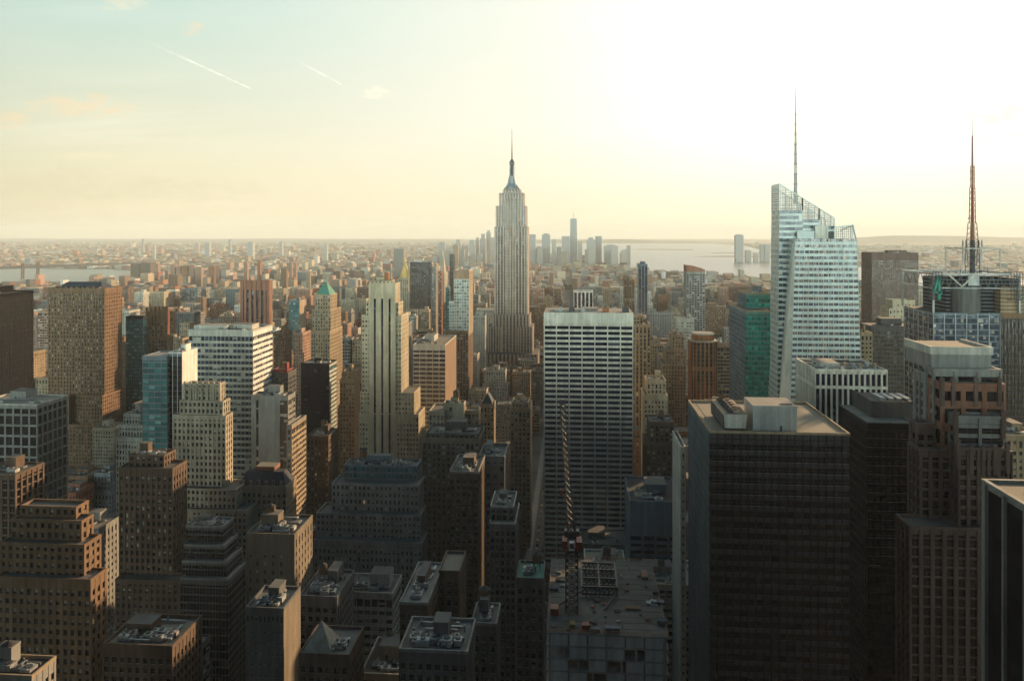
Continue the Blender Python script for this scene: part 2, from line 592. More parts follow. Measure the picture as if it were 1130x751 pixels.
def proj(x, y, z):
    c = -math.sin(YAW) * x + math.cos(YAW) * y
    r = math.cos(YAW) * x + math.sin(YAW) * y
    return CX + F * r / c, HY - F * (z - EYE) / c


HEROES = []          # (x0, x1, y0, y1, z1, visible-bottom py)
OCC = []             # every tier box: for lots to keep clear of


def T(xl, xr, top, D, xb=None, dep=None, bot=None, **kw):
    """a box from the photograph: front face from xl to xr at distance D, roof edge at row top, far side edge at column xb"""
    x0, x1 = PX(xl, D), PX(xr, D)
    if dep is None:
        dep = (YBACK(x1, xb) if xb > xr else YBACK(x0, xb)) - D
        dep = min(max(dep, 8), 90)
    xm = (xl + xr) / 2
    z1 = PZ(xm, top, D)
    z0 = 0.0 if bot is None else max(0.0, PZ(xm, bot, D))
    r = dict(x0=x0, x1=x1, y0=D, y1=D + dep, z0=z0, z1=z1)
    r.update(kw)
    return r


RNG = random.Random(7)
_tank_mesh = None


def tank_mesh():
    global _tank_mesh
    if _tank_mesh is None:
        b = MB()
        for sx in (-1, 1):
            for sy in (-1, 1):
                b.bar((sx * 1.3, sy * 1.3, 0), (sx * 1.3, sy * 1.3, 3.1), .28, 'darksteel')
        b.bar((-1.3, -1.3, .2), (1.3, -1.3, 2.9), .14, 'darksteel')
        b.bar((1.3, 1.3, .2), (-1.3, 1.3, 2.9), .14, 'darksteel')
        b.box(-1.7, 1.7, -1.7, 1.7, 3.0, 3.25, 'darksteel', bottom=True)
        b.cyl(0, 0, 3.25, 6.6, 1.9, 1.82, 'wood', 14)
        b.cyl(0, 0, 6.6, 7.7, 2.02, .05, 'roof_dark', 14, False)
        o = b.build('water_tank')
        _tank_mesh = o.data
        bpy.data.objects.remove(o)
    return _tank_mesh


def clutter(root, org, x0, x1, y0, y1, z, rng, n=3, wallm='grey', tank=None, big=True):
    """what stands on the roof: stair bulkhead, tank, cooling units, ducts"""
    wx, wy = x1 - x0, y1 - y0
    if wx < 7 or wy < 7:
        return
    feats = []
    if big:
        bw, bd, bh = wx * rng.uniform(.22, .45), wy * rng.uniform(.3, .5), rng.uniform(3, 6.5)
        bx = x0 + 1.5 + rng.random() * max(.1, wx - bw - 3)
        by = y0 + wy * .35 + rng.random() * max(.1, wy * .6 - bd)
        b = MB()
        b.box(bx, bx + bw, by, by + bd, z, z + bh, wallm, 'roof_grey')
        b.box(bx - .12, bx + bw + .12, by - .12, by + bd + .12, z + bh - .5, z + bh + .25, wallm, 'roof_grey')
        b.box(bx + bw * .3, bx + bw * .3 + 1.2, by - .06, by + .1, z, z + 2.2, 'darkgrey')
        b.build('bulkhead', root, org)
        feats.append('bulkhead')
    for k in range(n):
        ux, uy = rng.uniform(1.5, 4.5), rng.uniform(1.5, 4)
        ax = x0 + 1.2 + rng.random() * max(.1, wx - ux - 2.4)
        ay = y0 + 1.2 + rng.random() * max(.1, wy * .5 - uy)
        h = rng.uniform(.9, 2.4)
        b = MB()
        b.box(ax, ax + ux, ay, ay + uy, z + .3, z + h, rng.choice(['steel', 'grey', 'pale', 'sheet']), bottom=True)
        b.box(ax + .2, ax + ux - .2, ay + .2, ay + uy - .2, z, z + .3, 'darksteel')
        b.cyl(ax + ux / 2, ay + uy / 2, z + h, z + h + .35, min(ux, uy) * .35, min(ux, uy) * .35, 'darksteel', 10)
        b.build('air_unit', root, org)
    if n and y0 < 700:
        for k in range(max(1, n // 2)):
            b = MB()
            L_ = wx * rng.uniform(.25, .6)
            ax = x0 + 1 + rng.random() * max(.1, wx - L_ - 2)
            ay = y0 + 1.5 + rng.random() * max(.1, wy - 4)
            b.box(ax, ax + L_, ay, ay + .8, z + .4, z + 1.1, rng.choice(['steel', 'darkgrey', 'sheet']), bottom=True)
            for q in range(5):
                b.box(ax + L_ * q / 4 * .95, ax + L_ * q / 4 * .95 + .15, ay + .2, ay + .6, z, z + .4, 'darksteel')
            if rng.random() < .6:
                b.box(ax + L_ - .8, ax + L_, ay + .8, ay + .8 + rng.uniform(1, 4), z + .4, z + 1.1, 'steel', bottom=True)
            b.build('duct', root, org)
        for k in range(max(1, n // 2)):
            b = MB()
            ax, ay = x0 + 1 + rng.random() * (wx - 2), y0 + 1 + rng.random() * (wy - 2)
            b.cyl(ax, ay, z, z + rng.uniform(1, 2.6), .3, .3, 'steel', 8)
            b.cyl(ax, ay, z + 1.0, z + 1.25, .5, .5, 'darksteel', 8)
            b.build('vent_pipe', root, org)
        b = MB()
        ax, ay, L_ = x0 + wx * rng.uniform(.05, .4), y0 + wy * rng.uniform(.1, .5), wx * rng.uniform(.2, .5)
        b.box(ax, ax + L_, ay, ay + wy * .3, z + .01, z + .06, rng.choice(['roof_dark', 'roof_pale', 'roof_tan']))
        b.build('roof_patch', root, org)
    if tank is None:
        tank = rng.random() < .4
    if tank:
        o = bpy.data.objects.new('water_tank', tank_mesh())
        COL.objects.link(o)
        o.parent = root
        k = rng.uniform(.9, 1.3)
        o.scale = (k, k, k)
        o.location = (x0 + wx * rng.uniform(.2, .8) - org[0], y0 + wy * rng.uniform(.45, .8) - org[1], z - org[2])
        feats.append('tank')
    return feats


def face_quads(t, dd):
    x0, x1, y0, y1, z0, z1 = (t[k] for k in ('x0', 'x1', 'y0', 'y1', 'z0', 'z1'))
    return {'N': ((x0, y0 + dd, z0), (x1, y0 + dd, z0), (x1, y0 + dd, z1), (x0, y0 + dd, z1)),
            'W': ((x1 - dd, y0 + dd, z0), (x1 - dd, y1 - dd, z0), (x1 - dd, y1 - dd, z1), (x1 - dd, y0 + dd, z1)),
            'E': ((x0 + dd, y1 - dd, z0), (x0 + dd, y0 + dd, z0), (x0 + dd, y0 + dd, z1), (x0 + dd, y1 - dd, z1)),
            'S': ((x1, y1 - dd, z0), (x0, y1 - dd, z0), (x0, y1 - dd, z1), (x1, y1 - dd, z1))}


def tower(name, label, cat, tiers, wall='tan', glz='win_dark', col=3.2, fl=3.7, pw=.5, sw=.45, pd=.45, sd=.3, mat2=None,
          roof='roof_grey', vb=None, n_units=3, tank=None, parapet=1.1, group=None, topband=None, seed=None, cap=None, bulk=True, faces=None, edge=None, wins=None):
    """one building: glass core, lattice of piers and spandrels, parapet, roof and what stands on it"""
    rng = random.Random(seed if seed is not None else sum(ord(c) * (i + 7) for i, c in enumerate(label)))
    if min(t['y0'] for t in tiers) < 450 and n_units:
        n_units = int(n_units * 1.5) + 4
    X0, X1 = min(t['x0'] for t in tiers), max(t['x1'] for t in tiers)
    Y0, Y1 = min(t['y0'] for t in tiers), max(t['y1'] for t in tiers)
    org = ((X0 + X1) / 2, (Y0 + Y1) / 2, 0)
    root = thing(name, label, cat, org, group)
    fa, gl = MB(), MB()
    if wins is None:
        wins = Y0 < 445 and group is None and vb is not None
    wins_cells = []
    roofs = []
    for t in tiers:
        ro, pa = MB(), MB()
        g = lambda k, dflt: t.get(k, dflt)
        wl, gz = g('wall', wall), g('glz', glz)
        c_, f_, p_, s_, pd_, sd_ = g('col', col), g('fl', fl), g('pw', pw), g('sw', sw), g('pd', pd), g('sd', sd)
        dist = t['y0']
        c_ = max(c_, 1.9 * dist / F)
        f_ = max(f_, 2.2 * dist / F)
        dd = max(pd_, sd_)
        q = face_quads(t, dd)
        for side in 'NWES':
            a, b, c, e = q[side]
            L = (Vector(b) - Vector(a)).length
            Hh = t['z1'] - t['z0']
            nc, nr = max(1, round(L / c_)), max(1, round(Hh / f_))
            st = dict(pw=p_, sw=s_, pd=pd_, sd=sd_, wall=wl, glz=gz, us=None, solid=False, topband=g('topband', topband if topband is not None else min(.12, 2.2 / Hh)), mat2=g('mat2', mat2), edge=g('edge', edge))
            fo = (t.get('faces') or faces or {}).get(side)
            if fo:
                st.update(fo)
            if st.get('nc'):
                nc = st['nc']
            if st['solid']:
                gl.quad(a, b, c, e, st['wall'])
                # keep the wall out at the lattice plane
                nrm = (Vector(b) - Vector(a)).cross(Vector(e) - Vector(a)).normalized() * dd
                A, B, C_, E_ = (tuple(Vector(x) + nrm) for x in (a, b, c, e))
                fa.quad(A, B, C_, E_, st['wall'])
                fa.quad(a, A, E_, e, st['wall'])
                fa.quad(B, b, c, C_, st['wall'])
                continue
            gl.quad(a, b, c, e, st['glz'], nc, nr)
            if side == 'S':
                st['us'] = None
            fa.lattice(a, b, c, e, nc, nr, st['pw'], st['sw'], st['pd'], st['sd'], st['wall'], st['mat2'], st['us'], st['edge'], st['topband'], st.get('vs'))
            if side == 'N' and wins and st['us'] is None and st['sw'] > 0:
                cw_, fh_ = L / nc, Hh / nr
                for j in range(nr - 1, -1, -1):
                    zlo, zhi = t['z0'] + (j + st['sw']) * fh_, t['z0'] + (j + 1) * fh_
                    if zhi > t['z1'] - st['topband'] * Hh:
                        continue
                    for i_ in range(nc):
                        xl_ = t['x0'] + (i_ + st['pw'] / 2) * cw_
                        wins_cells.append((t['z1'] - zhi + (0 if not wins_cells else 0), xl_, xl_ + cw_ * (1 - st['pw']), zlo, zhi, t['y0'] + dd, st['glz'], t['z1']))
        x0, x1, y0, y1, z1 = t['x0'], t['x1'], t['y0'], t['y1'], t['z1']
        ro.quad((x0 + .05, y0 + .05, z1 + .06), (x1 - .05, y0 + .05, z1 + .06), (x1 - .05, y1 - .05, z1 + .06), (x0 + .05, y1 - .05, z1 + .06), g('roof', roof))
        ph = g('parapet', parapet)
        if ph > 0:
            th = max(.5, dd + .12)
            pr = .07
            pm = g('cap', cap) or wl
            pa.box(x0 - pr, x1 + pr, y0 - pr, y0 + th, z1, z1 + ph, pm)
            pa.box(x0 - pr, x1 + pr, y1 - th, y1 + pr, z1, z1 + ph, pm)
            pa.box(x0 - pr, x0 + th, y0 + th, y1 - th, z1, z1 + ph - .02, pm)
            pa.box(x1 - th, x1 + pr, y0 + th, y1 - th, z1, z1 + ph - .02, pm)
        OCC.append((x0, x1, y0, y1))
        rf = ro.build('roof', root, org)
        roofs.append((z1, rf))
        q_ = pa.build('parapet', root, org)
        if q_:
            q_.parent = rf
    fa.build('facade', root, org)
    gl.build('glazing', root, org)
    if wins:
        put_windows(root, org, wins_cells, glz)
    tt = max(tiers, key=lambda t: t['z1'])
    if n_units or bulk:
        clutter(max(roofs, key=lambda r: r[0])[1], org, tt['x0'] + 1, tt['x1'] - 1, tt['y0'] + 1, tt['y1'] - 1, tt['z1'] + .06, rng, n_units, tt.get('wall', wall), tank, bulk)
    if vb is not None:
        HEROES.append((X0, X1, Y0, vb))
    return root, org, tt


def antenna(root, org, x, y, z, h, name='antenna', mat='darksteel', wd=.3):
    b = MB()
    b.bar((x, y, z), (x, y, z + h * .6), wd, mat)
    b.bar((x, y, z + h * .6), (x, y, z + h), wd * .5, mat)
    return b.build(name, root, org)


def put_windows(root, org, cells, glz):
    """the hundred windows that show largest: each a sash of its own, pane, rails and sill"""
    cells = [c for c in cells if proj((c[1] + c[2]) / 2, c[5], c[3])[1] < 770 and -5 < proj((c[1] + c[2]) / 2, c[5], c[3])[0] < 1135]
    cells.sort(key=lambda c: (c[0], c[1]))
    # a lower tier hides behind nothing; a taller tier's windows below the next roof do not show
    out = []
    for c in cells:
        if any(o is not c and o[7] < c[7] - .5 and o[5] < c[5] - .2 and c[3] < o[7] and o[1] - 3 < c[1] < o[2] + 3 for o in cells[::7]):
            continue
        out.append(c)
        if len(out) == 100:
            break
    protos = {}
    for _, xl, xr, zl, zh, yy, gz, _t in out:
        wd, hh = round(xr - xl, 2), round(zh - zl, 2)
        key = (wd, hh, gz)
        if key not in protos:
            b = MB()
            y = -.07
            b.quad((-wd / 2, y, 0), (wd / 2, y, 0), (wd / 2, y, hh), (-wd / 2, y, hh), gz)
            b.box(-wd / 2, wd / 2, y - .06, y, hh * .5 - .05, hh * .5 + .05, 'darkgrey', bottom=True)
            b.box(-.05, .05, y - .055, y, 0, hh * .5 - .05, 'darkgrey')
            b.box(-.05, .05, y - .055, y, hh * .5 + .05, hh - .02, 'darkgrey')
            b.box(-wd / 2 + .02, wd / 2 - .02, y - .22, y, .01, .13, 'grey', bottom=True)
            o = b.build('window', root)
            protos[key] = o
        else:
            o = protos[key].copy()
            COL.objects.link(o)
        o.parent = root
        o.location = ((xl + xr) / 2 - org[0], yy - org[1], zl - org[2])


OT, SK = 'office_tower', 'skyscraper'

# ================================================================== SETTING
b = MB()
ext = 34000
b.quad((-ext, -3000, 0), (ext, -3000, 0), (ext, ext, 0), (-ext, ext, 0), 'ground', 1, 1)
tag(b.build('ground'), kind='structure')

AVES = [(-20, 26), (235, 28), (-212, 20), (-372, 30), (-560, 24), (-760, 24), (-980, 24), (510, 26), (770, 26), (1030, 26), (1290, 24)]
for i, (ax, aw) in enumerate(AVES):
    b = MB()
    b.quad((ax - aw / 2, 60, .15), (ax + aw / 2, 60, .15), (ax + aw / 2, 4200, .15), (ax - aw / 2, 4200, .15), 'asphalt')
    tag(b.build('avenue'), kind='structure')
    b = MB()
    for k in range(3):
        lx = ax - aw / 4 + k * aw / 4
        for j in range(90):
            b.quad((lx - .09, 70 + j * 9, .17), (lx + .09, 70 + j * 9, .17), (lx + .09, 73 + j * 9, .17), (lx - .09, 73 + j * 9, .17), 'white')
    tag(b.build('road_marking'), kind='structure')
    for sx in (-1, 1):
        b = MB()
        xa, xb_ = sorted((ax + sx * aw / 2, ax + sx * (aw / 2 + 5)))
        b.box(xa, xb_, 60, 1500, 0, .3, 'grey')
        tag(b.build('pavement'), kind='structure')
for k in range(18):
    b = MB()
    yy = 196 + 79.5 * k
    b.quad((-1300, yy, .12), (1400, yy, .12), (1400, yy + 15, .12), (-1300, yy + 15, .12), 'asphalt')
    tag(b.build('street'), kind='structure')


def sheet(name, pts, z, mat):
    b = MB()
    b.poly([(x, y, z) for x, y in pts], mat)
    return tag(b.build(name), kind='structure')


sheet('water', [(1480, -2500), (1480, 2600), (1330, 3900), (1000, 4650), (560, 5100), (330, 6400), (60, 7350), (-700, 7700), (-1500, 9500), (-1200, 14000),
                (-2500, 24000), (3600, 24000), (3300, 15000), (2700, 11000), (2350, 8200), (2150, 7000), (2050, 6400), (2300, 5500), (2500, 4000), (2700, -2500)], .3, 'water')
sheet('water', [(-2300, 3560), (-2050, 4250), (-2450, 4900), (-3300, 5350), (-4700, 5500), (-7600, 5000), (-9500, 4200), (-9000, 2200), (-5200, 2700), (-3600, 3150)], .3, 'water')
sheet('land', [(1250, 8600), (2350, 8300), (2300, 8900), (1700, 9000)], .6, 'hill')
sheet('land', [(900, 12200), (1800, 11900), (1900, 12500), (1100, 12700)], .6, 'hill')
sheet('land', [(1750, 10100), (2600, 9900), (2700, 10400), (1850, 10500)], .6, 'hill')


def ridge(x0, x1, y, hmax, seed, n=70, depth=2600):
    rng = random.Random(seed)
    b = MB()
    ph = [rng.uniform(0, 6.28) for _ in range(6)]
    prof = []
    for i in range(n + 1):
        u = i / n
        h = sum(math.sin(u * (3 + 4.7 * k) + ph[k]) / (1 + k) for k in range(6)) * .25 + .6
        prof.append(max(8, hmax * h * min(1, 6 * u, 6 * (1 - u))))
    for i in range(n):
        xa, xb_ = x0 + (x1 - x0) * i / n, x0 + (x1 - x0) * (i + 1) / n
        b.quad((xa, y, 0), (xb_, y, 0), (xb_, y + depth * .4, prof[i + 1]), (xa, y + depth * .4, prof[i]), 'hill')
        b.quad((xa, y + depth * .4, prof[i]), (xb_, y + depth * .4, prof[i + 1]), (xb_, y + depth, 0), (xa, y + depth, 0), 'hill')
    return tag(b.build('hill'), kind='structure')


ridge(-2000, 4500, 19500, 110, 3)
ridge(3500, 13000, 16500, 120, 5)
ridge(6000, 24000, 22000, 190, 8)
ridge(-24000, -3000, 27000, 90, 9)

# ================================================================== LANDMARKS
# --- white travertine grid tower ------------------------------------------------
def travertine_tower():
    D = 600
    t = T(600, 699, 345, D, dep=42)
    org = ((t['x0'] + t['x1']) / 2, D + 21, 0)
    root = thing(SK, 'white stone slab with bold grid of wide dark windows, dead centre of the photo', 'skyscraper', org)
    x0, x1, y0, y1, z1 = t['x0'], t['x1'], t['y0'], t['y1'], t['z1']
    zw = PZ(650, 357.5, D)
    fh = 4.08
    nfl = int((zw - 3) / fh)
    fa = MB()
    dd = 1.1
    nc = 7
    pw = .085
    cw = (x1 - x0) / nc
    # sloping flare of the white piers at the foot
    for i in range(nc + 1):
        c = x0 + i * cw
        lo, hi = max(x0, c - pw * cw / 2 - (.4 if i in (0, nc) else 0)), min(x1, c + pw * cw / 2 + (.4 if i in (0, nc) else 0))
        fa.box(lo, hi, y0, y0 + dd, 0, zw - .05, 'travertine')
    for j in range(nfl + 1):
        za = zw - j * fh - 1.72
        if j == 0:
            za = zw - 1.15
        fa.box(x0 + .02, x1 - .02, y0 + .14, y0 + dd, za, (zw - j * fh) - (0.55 if j == 0 else 0), 'travertine', bottom=True)
    fa.box(x0, x1, y0 - .02, y0 + dd, zw + .35, z1, 'travertine', bottom=True)
    fa.box(x0 + .02, x1 - .02, y0 + dd + .02, y1, 0, z1 - .3, 'travertine', 'roof_pale')
    for j in range(9):
        fa.box(x1 - .01, x1 + .15, y0 + 4 + j * 4, y0 + 5.2 + j * 4, 5, z1 - 12, 'pale')
        fa.box(x0 - .15, x0 + .01, y0 + 4 + j * 4, y0 + 5.2 + j * 4, 5, z1 - 12, 'pale')
    fa.build('facade', root, org)
    rest = MB()
    proto = None
    for j in range(nfl):
        zt, zb = zw - j * fh - 1.72, zw - (j + 1) * fh
        for i in range(nc):
            a, c = x0 + i * cw + pw * cw / 2, x0 + (i + 1) * cw - pw * cw / 2
            if j < 14:
                if proto is None or i in (0, nc - 1):
                    bb = MB()
                    n4 = 4
                    for k in range(n4):
                        bb.quad((a + (c - a) * k / n4, y0 + dd - .12, zb), (a + (c - a) * (k + 1) / n4, y0 + dd - .12, zb), (a + (c - a) * (k + 1) / n4, y0 + dd - .12, zt), (a + (c - a) * k / n4, y0 + dd - .12, zt), 'win_navy')
                    for k in range(1, n4):
                        mx = a + (c - a) * k / n4
                        bb.box(mx - .07, mx + .07, y0 + dd - .22, y0 + dd - .12, zb, zt, 'darksteel')
                    cx_, cz_ = (a + c) / 2, (zt + zb) / 2
                    o = bb.build('window', root, (cx_, y0 + dd, cz_))
                    o.location = (cx_ - org[0], y0 + dd - org[1], cz_)
                    if i == 1 and proto is None:
                        proto = o
                else:
                    o = proto.copy()
                    COL.objects.link(o)
                    o.location = ((a + c) / 2 - org[0], y0 + dd - org[1], (zt + zb) / 2)
            else:
                rest.quad((a, y0 + dd - .12, zb), (c, y0 + dd - .12, zb), (c, y0 + dd - .12, zt), (a, y0 + dd - .12, zt), 'win_navy', 4, 1)
    tag(rest.build('lower_windows', root, org), kind='stuff')
    for nm, (xl, xr, py, dy, dz, mt) in [('bulkhead', (612, 640, 341, 14, 0, 'pale')), ('bulkhead', (643, 660, 340, 18, 0, 'grey'))]:
        bb = MB()
        xa, xb_ = PX(xl, D + dy), PX(xr, D + dy)
        bb.box(xa, xb_, D + dy, D + dy + 12, z1 - .3, PZ((xl + xr) / 2, py, D + dy), mt, 'roof_pale')
        bb.build(nm, root, org)
    for xl, xr in ((617, 620), (628, 634), (641, 646), (665, 672), (687, 694)):
        bb = MB()
        bb.box(PX(xl, D + 9), PX(xr, D + 9), D + 9, D + 14, z1 - .3, z1 + 3.5, RNG.choice(['darkgrey', 'steel', 'orange']), bottom=True)
        bb.cyl((PX(xl, D + 9) + PX(xr, D + 9)) / 2, D + 11.5, z1 + 3.5, z1 + 4.2, 1.1, 1.1, 'darksteel')
        bb.build('air_unit', root, org)
    HEROES.append((x0, x1, y0, 597))
    OCC.append((x0, x1, y0, y1))


travertine_tower()


# --- the tall landmark tower with the stepped crown and mast --------------------------------
def mast_tower():
    D = 1300
    cxp = 563.8
    k = 1 / F * D
    cx_ = PX(cxp, D)
    cyy = D + 22
    org = (cx_, cyy, 0)
    root = thing(SK, 'tallest stone tower with stepped crown and needle mast rising above the horizon', 'skyscraper', org)
    Z = lambda py: PZ(cxp, py, D)
    fa, gl = MB(), MB()

    def tier(xl, xr, top, y0, y1, bot, nc, topb=.03, pw=.46):
        x0, x1 = cx_ + (xl - cxp) * k, cx_ + (xr - cxp) * k
        t = dict(x0=x0, x1=x1, y0=y0, y1=y1, z0=max(0, Z(bot)), z1=Z(top))
        q = face_quads(t, .9)
        for sd_ in 'NWES':
            a, b, c, e = q[sd_]
            n = nc if sd_ in 'NS' else max(3, int(nc * (y1 - y0) / (x1 - x0)))
            nr = max(2, int((t['z1'] - t['z0']) / 5.2))
            gl.quad(a, b, c, e, 'win_brown', n, nr)
            fa.lattice(a, b, c, e, n, nr, pw, .35, .9, .3, 'esb', 'shadegrey', topband=topb, edge=.5)
        gl.quad((x0, y0, t['z1']), (x1, y0, t['z1']), (x1, y1, t['z1']), (x0, y1, t['z1']), 'roof_grey')
        OCC.append((x0, x1, y0, y1))
        return t
    y = D
    tier(534, 594, 388.5, y - 22, y + 62, 440, 14)                 # broad base
    tier(538.5, 553.5, 360, y - 6, y + 50, 395, 5)                 # side wings
    tier(571.5, 588, 360, y - 6, y + 50, 395, 5)
    tier(543, 584.6, 347, y - 3, y + 47, 395, 11)
    tier(545.2, 582.4, 250, y + 2, y + 44, 362, 11)
    tier(546.6, 580.8, 227, y + 4, y + 42, 252, 11)
    tier(557.3, 569.2, 219, y + 1.2, y + 30, 350, 4, pw=.4)
    tier(550, 578, 212.6, y + 6, y + 40, 229, 9, .12)
    tier(554, 574.2, 208.5, y + 10, y + 36, 214, 6, .3)
    fa.build('facade', root, org)
    gl.build('glazing', root, org)
    m = MB()

    def ring(lo, hi, zl, zh, mat, n=8):
        rl, rh = lo * k, hi * k
        a = [(cx_ + rl * math.cos(math.pi / 8 + 2 * math.pi * i / n), cyy + rl * math.sin(math.pi / 8 + 2 * math.pi * i / n), Z(zl)) for i in range(n)]
        c = [(cx_ + rh * math.cos(math.pi / 8 + 2 * math.pi * i / n), cyy + rh * math.sin(math.pi / 8 + 2 * math.pi * i / n), Z(zh)) for i in range(n)]
        m.loft(a, c, mat, mat)
    ring(9.6, 9.0, 208.5, 206.5, 'grey')
    ring(8.0, 5.4, 206.5, 202, 'bluegrey')
    ring(5.2, 3.2, 202, 193, 'steel')
    ring(3.2, 2.7, 193, 180, 'darkgrey')
    ring(3.3, 3.2, 180, 178.8, 'grey')
    ring(3.0, 2.4, 178.8, 176.5, 'darkgrey')
    ring(2.3, .8, 176.5, 174, 'darkgrey')
    for a in range(4):                                                       # the four winged buttresses
        an = math.pi / 4 + a * math.pi / 2
        dx, dy = math.cos(an), math.sin(an)
        m.bar((cx_ + dx * 6.5 * k, cyy + dy * 6.5 * k, Z(205)), (cx_ + dx * 3.4 * k, cyy + dy * 3.4 * k, Z(193)), 2.0, 'steel')
        m.bar((cx_ + dx * 3.2 * k, cyy + dy * 3.2 * k, Z(193)), (cx_ + dx * 2.7 * k, cyy + dy * 2.7 * k, Z(181)), 1.4, 'steel')
    m.build('mast', root, org)
    b = MB()
    for (za, zb, wd) in ((174, 167, 2.0), (167, 160, 1.5), (160, 152, 1.0), (152, 141, .6)):
        b.bar((cx_, cyy, Z(za)), (cx_, cyy, Z(zb)), wd, 'rust')
    for py in (171, 168.5, 165.5, 162.5, 159):
        b.bar((cx_ - 1.6, cyy, Z(py)), (cx_ + 1.6, cyy, Z(py)), .5, 'rust')
    b.build('antenna', root, org)
    HEROES.append((cx_ - 30, cx_ + 30, D - 22, 392))


mast_tower()


# --- the faceted glass crystal tower with spire ------------------------------------------------
def crystal_tower():
    D = 575
    X = lambda px, dd=0: PX(px, D + dd)
    Z = lambda px, py, dd=0: PZ(px, py, D + dd)
    org = (X(900), D + 25, 0)
    root = thing(SK, 'faceted pale glass tower with slanting open screen top and tall spire', 'skyscraper', org)
    fa, gl, fc = MB(), MB(), MB()
    # front crystal: five-sided, opening downwards; left chamfer is a bright facet
    zt = Z(910, 263.5)
    BL, BF, BR = (X(842, 32), D + 32, 0), (X(866), D, 0), (X(957), D - 1.5, 0)
    zb = 0
    TL, TF, TR = (X(874.5, 9), D + 9, zt), (X(877.5, 1), D + 1, zt), (X(945.5, 1), D + 1, zt)
    BBR, TBR = (X(957) - 2, D + 48, 0), (X(945.5) - 1, D + 46, zt)
    BBL, TBL = (X(842, 32), D + 50, 0), (X(874.5, 9), D + 48, zt)
    nfl = int(zt / 4.15)

    def side(a, b, c, e, nc, pw, sw, glz, mat, mat2, pd=.16, sd=.3, nr=None):
        nr = nr or nfl
        gl.quad(a, b, c, e, glz, nc * 3, nr)
        fa.lattice(a, b, c, e, nc, nr, pw, sw, pd, sd, mat, mat2)
    side(BF, BR, TR, TF, 13, .10, .50, 'win_boa', 'boaclad', 'boaclad', .38, .3)
    side(BR, BBR, TBR, TR, 7, .10, .45, 'win_boa', 'boaclad', 'boaclad')
    # facet
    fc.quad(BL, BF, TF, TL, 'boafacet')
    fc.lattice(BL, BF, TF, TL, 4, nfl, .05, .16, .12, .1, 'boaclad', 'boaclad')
    fc.build('facet', root, org)
    side(BBL, BL, TL, TBL, 5, .12, .45, 'win_pale', 'boaclad', 'boaclad')
    gl.poly([TF, TR, TBR, TBL, TL], 'roof_pale')
    # rear crystal: left mass, its open screen slants from left down to right
    y0 = D + 18
    tx0, tx1 = PX(860, y0), PX(921, y0)
    y1 = YBACK(tx0, 851.6)
    ax0, ax1 = PX(856, y0), PX(935, y0)
    zs = PZ(860, 232, y0)                       # where solid floors stop
    za = PZ(851.6, 204.8, y1)
    zc = PZ(919, 240.5, y0)
    zs2, zs3 = PZ(885, 241, y0), PZ(905, 243, y0)
    a0, a1 = (ax0, y0, 0), (ax1, y0, 0)
    lerp = lambda p, q, u: tuple(p[i] + (q[i] - p[i]) * u for i in range(3))
    # solid left part and its lower steps
    xs1, xs2 = PX(885.5, y0), PX(904, y0)
    zs_mid = PZ(890, 242, y0)
    for (xa, xb_, zz, dy) in ((tx0, xs1, zs, 0), (xs1, xs2, zs_mid, .02), (xs2, tx1, PZ(910, 249, y0), .04)):
        xl = ax0 if xa == tx0 else xa
        A, B, C_, E_ = (xl, y0 + dy, 0), (xb_, y0 + dy, 0), (xb_, y0 + dy, zz), (xa, y0 + dy, zz)
        n = max(2, int((xb_ - xa) / 2.4))
        gl.quad(A, B, C_, E_, 'win_blue', n, int(zz / 4.15))
        fa.lattice(A, B, C_, E_, n, int(zz / 4.15), .1, .42, .2, .3, 'bluegrey', 'boaclad')
        gl.quad((xa, y0 + dy, zz), (xb_, y0 + dy, zz), (xb_, y1, zz), (xa, y1, zz), 'roof_grey')
        gl.quad((xb_, y0 + dy, zz - 12), (xb_, y1, zz - 12), (xb_, y1, zz), (xb_, y0 + dy, zz), 'boaclad')
    A, B, C_, E_ = (ax0, y1, 0), (ax0, y0, 0), (tx0, y0, zs), (tx0, y1, zs)
    gl.quad(A, B, C_, E_, 'win_pale', 12, int(zs / 4.15))
    fa.lattice(A, B, C_, E_, 8, int(zs / 4.15), .1, .4, .2, .3, 'boaclad', 'boaclad')
    fa.build('facade', root, org)
    gl.build('glazing', root, org)
    # open lattice screen: thin members one sees the sky through
    s = MB()

    def screen(xa, xb_, zla, zlb, zha, zhb, yy, nx, nz_, wd=.34):
        for i in range(nx + 1):
            u = i / nx
            x = xa + (xb_ - xa) * u
            lo, hi = zla + (zlb - zla) * u, zha + (zhb - zha) * u
            s.bar((x, yy, lo), (x, yy, hi), wd if i % 4 else wd * 1.7, 'steel')
        zmin, zmax = min(zla, zlb), max(zha, zhb)
        for j in range(nz_ + 1):
            z = zmin + (zmax - zmin) * j / nz_
            # clip to the slanted top and stepped foot
            us = [u / 40 for u in range(41) if zla + (zlb - zla) * (u / 40) - .01 <= z <= zha + (zhb - zha) * (u / 40) + .01]
            if len(us) > 1:
                s.bar((xa + (xb_ - xa) * us[0], yy, z), (xa + (xb_ - xa) * us[-1], yy, z), wd * 1.25, 'steel')
        s.bar((xa, yy, zha), (xb_, yy, zhb), wd * 2.4, 'boaclad')
        s.bar((xa, yy, zla), (xa, yy, zha), wd * 2.4, 'boaclad')
        s.bar((xb_, yy, zlb), (xb_, yy, zhb), wd * 2.4, 'boaclad')
    zl = lambda x: za + (zc - za) * (x - tx0) / (tx1 - tx0)
    screen(tx0, xs1, zs, zs, za, zl(xs1), y0 + .3, 15, 12)
    screen(xs1, xs2, zs_mid, zs_mid, zl(xs1), zl(xs2), y0 + .3, 11, 11)
